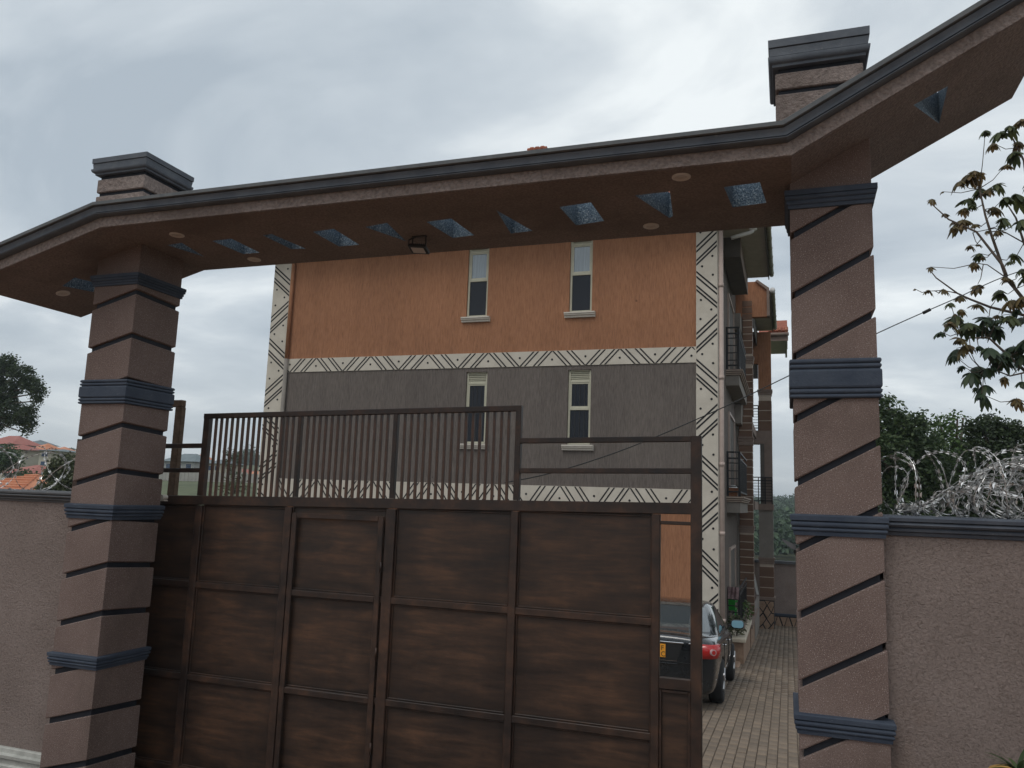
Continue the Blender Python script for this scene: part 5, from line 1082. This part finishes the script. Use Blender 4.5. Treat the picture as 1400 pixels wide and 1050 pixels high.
for pts_, r0, r1, dy_ in limbs:
    P_ = [TP(x, y, dy_ + (0.5 if False else 0)) for x, y in pts_]; n_ = len(P_)
    if r0 == 0.10: P_ = [Vector((6.9, 12.2, -3.2))] + P_[1:]; n_ = len(P_); rs_ = list(np.linspace(0.10, 0.03, 4)) + list(np.linspace(0.024, r1, n_ - 4))
    else: rs_ = list(np.linspace(r0, r1, n_))
    MB().tube(P_, rs_, 8).build('limb' if r0 < 0.1 else 'trunk', 'bark', T, True)
    for a, b_ in zip(P_[1:-1], P_[2:]):
        for k in range(5): lp_all.append(a.lerp(b_, k / 5))
    lp_all.append(P_[-1])
clus = [(1274, 275, .13, 'y'), (1292, 294, .12, 'y'), (1326, 243, .24, 'y'), (1312, 252, .16, 'y'), (1340, 240, .16, 'y'), (1364, 256, .22, 'g'), (1389, 271, .24, 'g'), (1324, 277, .22, 'g'), (1318, 288, .16, 'y'), (1316, 306, .24, 'y'), (1303, 314, .16, 'b'), (1332, 310, .14, 'y'), (1358, 287, .20, 'b'), (1371, 302, .20, 'g'), (1365, 318, .13, 'b'), (1326, 338, .12, 'b'), (1339, 350, .14, 'g'), (1331, 362, .13, 'b'),
        (1385, 351, .2, 'g'), (1272, 368, .12, 'b'), (1396, 306, .24, 'g'), (1368, 186, .22, 'g'), (1358, 200, .15, 'b'), (1392, 197, .2, 'b'), (1269, 399, .1, 'b'), (1290, 398, .12, 'b'), (1337, 394, .17, 'b'), (1312, 408, .16, 'b'), (1377, 384, .15, 'b'), (1368, 403, .2, 'g'), (1383, 416, .24, 'b'), (1398, 410, .2, 'b'), (1300, 417, .14, 'g'), (1308, 438, .24, 'g'), (1298, 446, .2, 'b'), (1286, 458, .16, 'G'), (1335, 420, .18, 'b'), (1350, 440, .28, 'G'), (1340, 452, .24, 'G'), (1362, 452, .24, 'G'),
        (1324, 447, .22, 'g'), (1312, 468, .2, 'b'), (1308, 482, .22, 'G'), (1322, 476, .18, 'b'), (1304, 490, .15, 'G'), (1352, 482, .28, 'G'), (1368, 490, .26, 'G'), (1386, 480, .26, 'G'), (1337, 507, .28, 'G'), (1328, 515, .2, 'G'), (1350, 508, .2, 'G'), (1348, 532, .24, 'G'), (1344, 545, .2, 'G'), (1373, 519, .16, 'b'), (1390, 549, .17, 'b'), (1398, 526, .18, 'G'), (1396, 440, .26, 'G'), (1405, 470, .26, 'G'), (1410, 380, .3, 'g'), (1415, 250, .3, 'g'), (1340, 262, .18, 'g'), (1352, 262, .16, 'b'), (1398, 490, .2, 'G'), (1380, 438, .2, 'g')]
mats = {'y': 'leaf_bronze', 'b': 'leaf_bronze', 'g': 'leaf_young', 'G': 'leaf_deep'}
leafmat('leaf_deep', (0.022, 0.042, 0.022), (0.036, 0.062, 0.030), (0.060, 0.085, 0.036), trans=0.3)
extra = []
for (px, py, r_, kd) in clus:
    if r_ >= 0.2 or rng.uniform() < 0.3: extra.append((px + rng.normal() * 10, py + rng.normal() * 9, r_ * rng.uniform(0.4, 0.65), kd))
clus = clus + extra + [(1380, 176, .2, 'g'), (1396, 168, .2, 'b'), (1388, 212, .18, 'g'), (1376, 228, .14, 'b')]
for (px, py, r_, kd) in clus:
    r_ *= rng.uniform(0.75, 1.05)
    c0 = TP(px, py, rng.uniform(-0.4, 0.4)); near = min(lp_all, key=lambda q: (q - c0).length)
    m_ = MB(); midp = near.lerp(c0, 0.5) - Vector((0, 0, 0.03)); m_.tube([near, midp, c0 + Vector((0, 0, r_ * 0.3))], [0.007, 0.005, 0.004], 5); m_.build('twig', 'bark', T, True)
    VV = []; FF = []
    nl = int(rng.integers(4, 8)) if r_ < 0.17 else int(rng.integers(6, 10))
    for k in range(nl):
        a = 2 * PI * k / nl + rng.uniform(-0.3, 0.3); d = Vector((math.cos(a), math.sin(a), rng.uniform(-0.15, 0.35))); L_ = r_ * rng.uniform(0.45, 1.25) * 1.05
        side = d.cross(Vector((0, 0, 1))).normalized(); o0 = c0 + Vector((0, 0, r_ * 0.25)); nf = 3   # three leaflets fan from each stalk
        drp = rng.uniform(0.35, 1.15)
        for q in range(-1, 2):
            dd = (d + side * q * 0.55 + Vector((0, 0, rng.uniform(-0.3, 0.15)))).normalized(); sd = dd.cross(Vector((0, 0, 1))).normalized(); n0 = len(VV); wd = L_ * 0.10; LL_ = L_ * 0.88 * (1 - 0.14 * abs(q))
            for i in range(5):
                f = i / 4; dr = -drp * LL_ * f ** 1.6; c_ = o0 + dd * LL_ * f * (1 - 0.25 * f) + Vector((0, 0, dr)); ww = wd * (0.2, 0.95, 1.35, 1.2, 0.15)[i]
                VV += [c_ - sd * ww - Vector((0, 0, ww * 0.35)), c_, c_ + sd * ww - Vector((0, 0, ww * 0.35))]
            for i in range(4):
                for j_ in range(2): b0 = n0 + 3 * i + j_; FF.append([b0, b0 + 1, b0 + 4, b0 + 3])
    npmesh('leaf_cluster', [tuple(v) for v in VV], FF, mats[kd], T)
# banana-like and scrub greenery beyond the yard wall
P_ = []
for k in range(60):
    x = rng.uniform(-4, 12); y = rng.uniform(35, 48); z = ground_z(x, y) + 0.2; hh = rng.uniform(1.4, 3.2)
    u = rand_unit(90) * 0.75; u[:, 2] = np.abs(u[:, 2]) * hh; P_.append(u + np.array([x, y, z]))
tag(leaves('scrub', np.concatenate(P_), 0.36, 'leaf_bright', None, 0.28, -0.5), 'bright green scrub growing behind the far yard wall', 'shrubs', kind='stuff')
# wooded hill on the right horizon
def forest(name, label, cells, mat, rr_, per, size):
    P_ = []
    for (x, y) in cells:
        r_ = rng.uniform(*rr_); z = ground_z(x, y) + r_ * 0.6; k = per; u = rand_unit(k); u[:, 2] = np.abs(u[:, 2]) * 1.1; P_.append(u * r_ * rng.uniform(0.75, 1.05, (k, 1)) + np.array([x, y, z]))
    return tag(leaves(name, np.concatenate(P_), size, mat, None, 0.7, 0), label, 'woodland', kind='stuff')
cells_ = [(rng.uniform(-0.16, 0.62) * y, y) for y in rng.uniform(110, 430, 2300)]
forest('woodland', 'wooded hillside fading blue on the horizon beyond the driveway', cells_, 'leaf_far', (2.4, 4.6), 150, 0.85)
cells_ = [(rng.uniform(-0.86, -0.60) * y, y) for y in rng.uniform(250, 360, 420)]
forest('woodland', 'low wooded hill on the horizon behind the gate bars', cells_, 'leaf_far', (2.4, 4.4), 130, 0.9)
cells_ = [(rng.uniform(-1.2, -1.03) * y, y) for y in rng.uniform(170, 260, 260)]
forest('woodland', 'blue wooded hill far behind the olive bush on the left', cells_, 'leaf_far', (1.4, 2.6), 110, 0.6)
cells_ = [(s_ * 130 , 130 + rng.uniform(-8, 8)) for s_ in rng.uniform(-1.30, -0.98, 60)]
forest('treeline', 'hazy line of trees behind the houses on the left', cells_, 'leaf_far', (1.5, 2.8), 120, 0.8)

# ------------------------------------------------------------------ far houses
def house(label, pl_, pr_, ptop, pbot, Y, roofmat, wallmat, roof_h=0.35, floors=2, nwin=3, group='houses across the slope', gable=False, depth=4.2):
    a = PY(pl_, pbot, Y); b_ = PY(pr_, pbot, Y); zt = PY((pl_ + pr_) / 2, ptop, Y).z; x0, x1 = a.x, b_.x; gz_ = ground_z((x0 + x1) / 2, Y); z0 = min(gz_, a.z) - 0.3; H = zt - a.z; ze = zt - H * roof_h
    o = thing('house', label, 'house', ((x0 + x1) / 2, Y, z0), group)
    MB().box(x0, x1, Y, Y + depth, z0, ze).build('wall', wallmat, o)
    ov = 0.5; xm = (x0 + x1) / 2; yc = Y + depth / 2; rl = max(0.0, (x1 - x0) / 2 - depth * 0.35)
    if gable: m_ = MB().prism([(x0 - ov, ze - 0.02), (x1 + ov, ze - 0.02), (xm, zt)], 'y', Y - ov, Y + depth)
    else: m_ = MB().add([(x0 - ov, Y - ov, ze), (x1 + ov, Y - ov, ze), (x1 + ov, Y + depth + ov, ze), (x0 - ov, Y + depth + ov, ze), (xm - rl, yc, zt), (xm + rl, yc, zt)], [[0, 1, 5, 4], [1, 2, 5], [2, 3, 4, 5], [3, 0, 4], [3, 2, 1, 0]])
    m_.build('roof', roofmat, o)
    fh = (ze - a.z) / floors
    for f in range(floors):
        for k in range(nwin):
            xc = x0 + (x1 - x0) * (k + 0.5) / nwin; wv = (x1 - x0) / nwin * 0.26; zc_ = a.z + fh * (f + 0.55)
            w_ = MB().box(xc - wv - 0.06, xc + wv + 0.06, Y - 0.04, Y + 0.02, zc_ - fh * 0.26, zc_ + fh * 0.26).build('window', 'sill_cream', o); MB().box(xc - wv, xc + wv, Y - 0.06, Y - 0.041, zc_ - fh * 0.22, zc_ + fh * 0.22).build('pane', 'far_window', w_)
    return o
house('large dull red roofed house under the dark tree at the left edge', -22, 14, 594, 628, 78, 'roof_red', 'house_grey', 0.38, 2, 4)
house('white two storey house with a salmon gable roof left of the column', 30, 48, 604, 642, 66, 'roof_orange', 'house_grey', 0.36, 2, 2, gable=False)
house('tall cream house half hidden behind the razor wire and olive bush', 50, 66, 612, 652, 60, 'roof_grey', 'house_cream', 0.10, 3, 1)
house('low house with a bright red roof just above the coping', 2, 40, 634, 654, 52, 'roof_red', 'house_cream', 0.62, 1, 2)
nr = house('near house with an orange clay tile roof at the left edge above the coping', -70, 20, 645, 700, 30, 'roof_orange', 'house_cream', 0.55, 1, 3, depth=6)
rb = [c_ for c_ in nr.children if c_.name.startswith('roof')][0]; zs_ = [v.co.z for v in rb.data.vertices]; xs_ = [v.co.x for v in rb.data.vertices]; ys_ = [v.co.y for v in rb.data.vertices]
x0_, x1_, y0_, z0_, z1_ = min(xs_), max(xs_), min(ys_), min(zs_), max(zs_); tops = [v.co for v in rb.data.vertices if v.co.z > z1_ - 0.01]; tx0, tx1, ty = min(c_.x for c_ in tops), max(c_.x for c_ in tops), tops[0].y
for k in range(9):      # tile courses with butts standing proud
    f0, f1 = k / 9, (k + 1) / 9; L = []
    for f, lift in ((f0, 0.11), (f1, 0.02)):
        xa_, xb_, yy, zz = x0_ + (tx0 - x0_) * f, x1_ + (tx1 - x1_) * f, y0_ + (ty - y0_) * f, z0_ + (z1_ - z0_) * f
        L.append([(xa_, yy - 0.02, zz), (xb_, yy - 0.02, zz), (xb_, yy - 0.03, zz + lift), (xa_, yy - 0.03, zz + lift)])
    MB().loft(L).build('tile_course', 'roof_orange', rb, local=True)
house('grey roofed two storey house framed in the left gate opening', 222, 263, 619, 658, 88, 'roof_grey', 'house_grey', 0.30, 2, 3)
house('house with a pale orange roof above the grey roof in the gate opening', 252, 276, 620, 650, 118, 'roof_orange', 'house_grey', 0.45, 1, 2)
house('cream house with blue windows behind the first gate bars', 280, 300, 626, 661, 84, 'roof_grey', 'house_cream', 0.22, 2, 2)
house('pink walled house with an orange roof beside the striped corner', 334, 360, 641, 660, 80, 'roof_orange', 'house_cream', 0.42, 1, 2)
house('small cream house half hidden by the thin tree', 300, 334, 640, 660, 92, 'roof_red', 'house_grey', 0.35, 1, 3)
house('small distant house with an orange roof above the olive bush', 70, 84, 610, 622, 150, 'roof_orange', 'house_cream', 0.5, 1, 2)
house('distant grey roofed house between the red roofs at the left edge', 30, 44, 600, 625, 96, 'roof_grey', 'house_grey', 0.3, 2, 2)
house('cream two storey house with a red roof in the gap under the dark tree', -6, 12, 606, 636, 60, 'roof_red', 'house_cream', 0.25, 2, 2)
house('tiny pale house with a red roof right of the thin tree', 318, 332, 645, 658, 130, 'roof_red', 'house_cream', 0.45, 1, 2)
house('small distant house with a grey roof below the far wooded hill', 84, 98, 616, 628, 140, 'roof_grey', 'house_grey', 0.35, 2, 2)
house('small salmon roofed distant house in front of the blue hill by the column', 62, 78, 616, 630, 125, 'roof_orange', 'house_cream', 0.4, 2, 2)
house('pale distant house with a dull roof just above the first gate rail', 262, 280, 632, 655, 105, 'roof_grey', 'house_cream', 0.3, 2, 2)
# precast fence along the field
pf_ = thing('field_fence', 'grey precast concrete fence along the far side of the grass field', 'fence', (-62, 79, 0.6))
a, b_ = PY(215, 662, 76), PY(352, 664, 76); npn = 26
for k in range(npn):
    xa = a.x + (b_.x - a.x) * k / npn; xb = a.x + (b_.x - a.x) * (k + 1) / npn; zz = ground_z((xa + xb) / 2, 76)
    MB().box(xa + 0.08, xb - 0.08, 76, 76.08, zz - 0.2, zz + 0.95).build('panel', 'precast_fence', pf_); MB().box(xa - 0.08, xa + 0.08, 75.96, 76.12, zz - 0.2, zz + 1.1).build('post', 'precast_fence', pf_)
# spiky plant in a yellow clay pot at the lower right
p0 = PY(1392, 1052, 4.55)
sp = thing('spiky_plant', 'strap leaved green plant in a yellow clay pot at the foot of the right wall', 'plant', (p0.x, 4.55, prof(4.55)))
VV = []; FF = []
for k in range(24):
    a = rng.uniform(0, 2 * PI); L_ = rng.uniform(0.10, 0.19); d = Vector((math.cos(a), math.sin(a), 0)); el = rng.uniform(0.35, 1.3); n0 = len(VV); sd = Vector((-math.sin(a), math.cos(a), 0))
    for i in range(5):
        f = i / 4; c_ = Vector((p0.x + 0.0, 4.55, p0.z - 0.01)) + d * L_ * f * math.cos(el * (1 - 0.4 * f)) + Vector((0, 0, L_ * f * math.sin(el) - 0.06 * f * f)); ww = 0.011 * (0.7, 1, 0.8, 0.5, 0.05)[i]; VV += [tuple(c_ - sd * ww), tuple(c_ + sd * ww)]
    for i in range(4): FF.append([n0 + 2 * i, n0 + 2 * i + 1, n0 + 2 * i + 3, n0 + 2 * i + 2])
npmesh('leaves', VV, FF, 'leaf_mid', sp)
zr = p0.z - 0.02; zb_ = prof(4.55)
MB().loft([[(p0.x + 0.02 + r_ * math.cos(2 * PI * k / 24), 4.56 + r_ * math.sin(2 * PI * k / 24), z_) for k in range(24)] for r_, z_ in ((0.10, zb_), (0.15, zb_ + 0.3 * (zr - zb_)), (0.13, zr - 0.05), (0.14, zr - 0.045), (0.14, zr), (0.12, zr), (0.115, zr - 0.03))]).build('pot', 'clay_yellow', sp, True)

# thin valley air
m = bpy.data.materials.new('haze_air'); m.use_nodes = True; t = m.node_tree; t.nodes.clear(); o_ = N(t, 'ShaderNodeOutputMaterial'); pv = N(t, 'ShaderNodeVolumePrincipled')
pv.inputs['Density'].default_value = 0.0006; pv.inputs['Color'].default_value = (0.80, 0.88, 0.95, 1); t.links.new(pv.outputs[0], o_.inputs['Volume']); MATS['haze_air'] = m
tag(MB().box(-2600, 2600, -2600, 2600, -30, 45).build('haze', 'haze_air'), 'thin blue haze over the valley', kind='stuff')
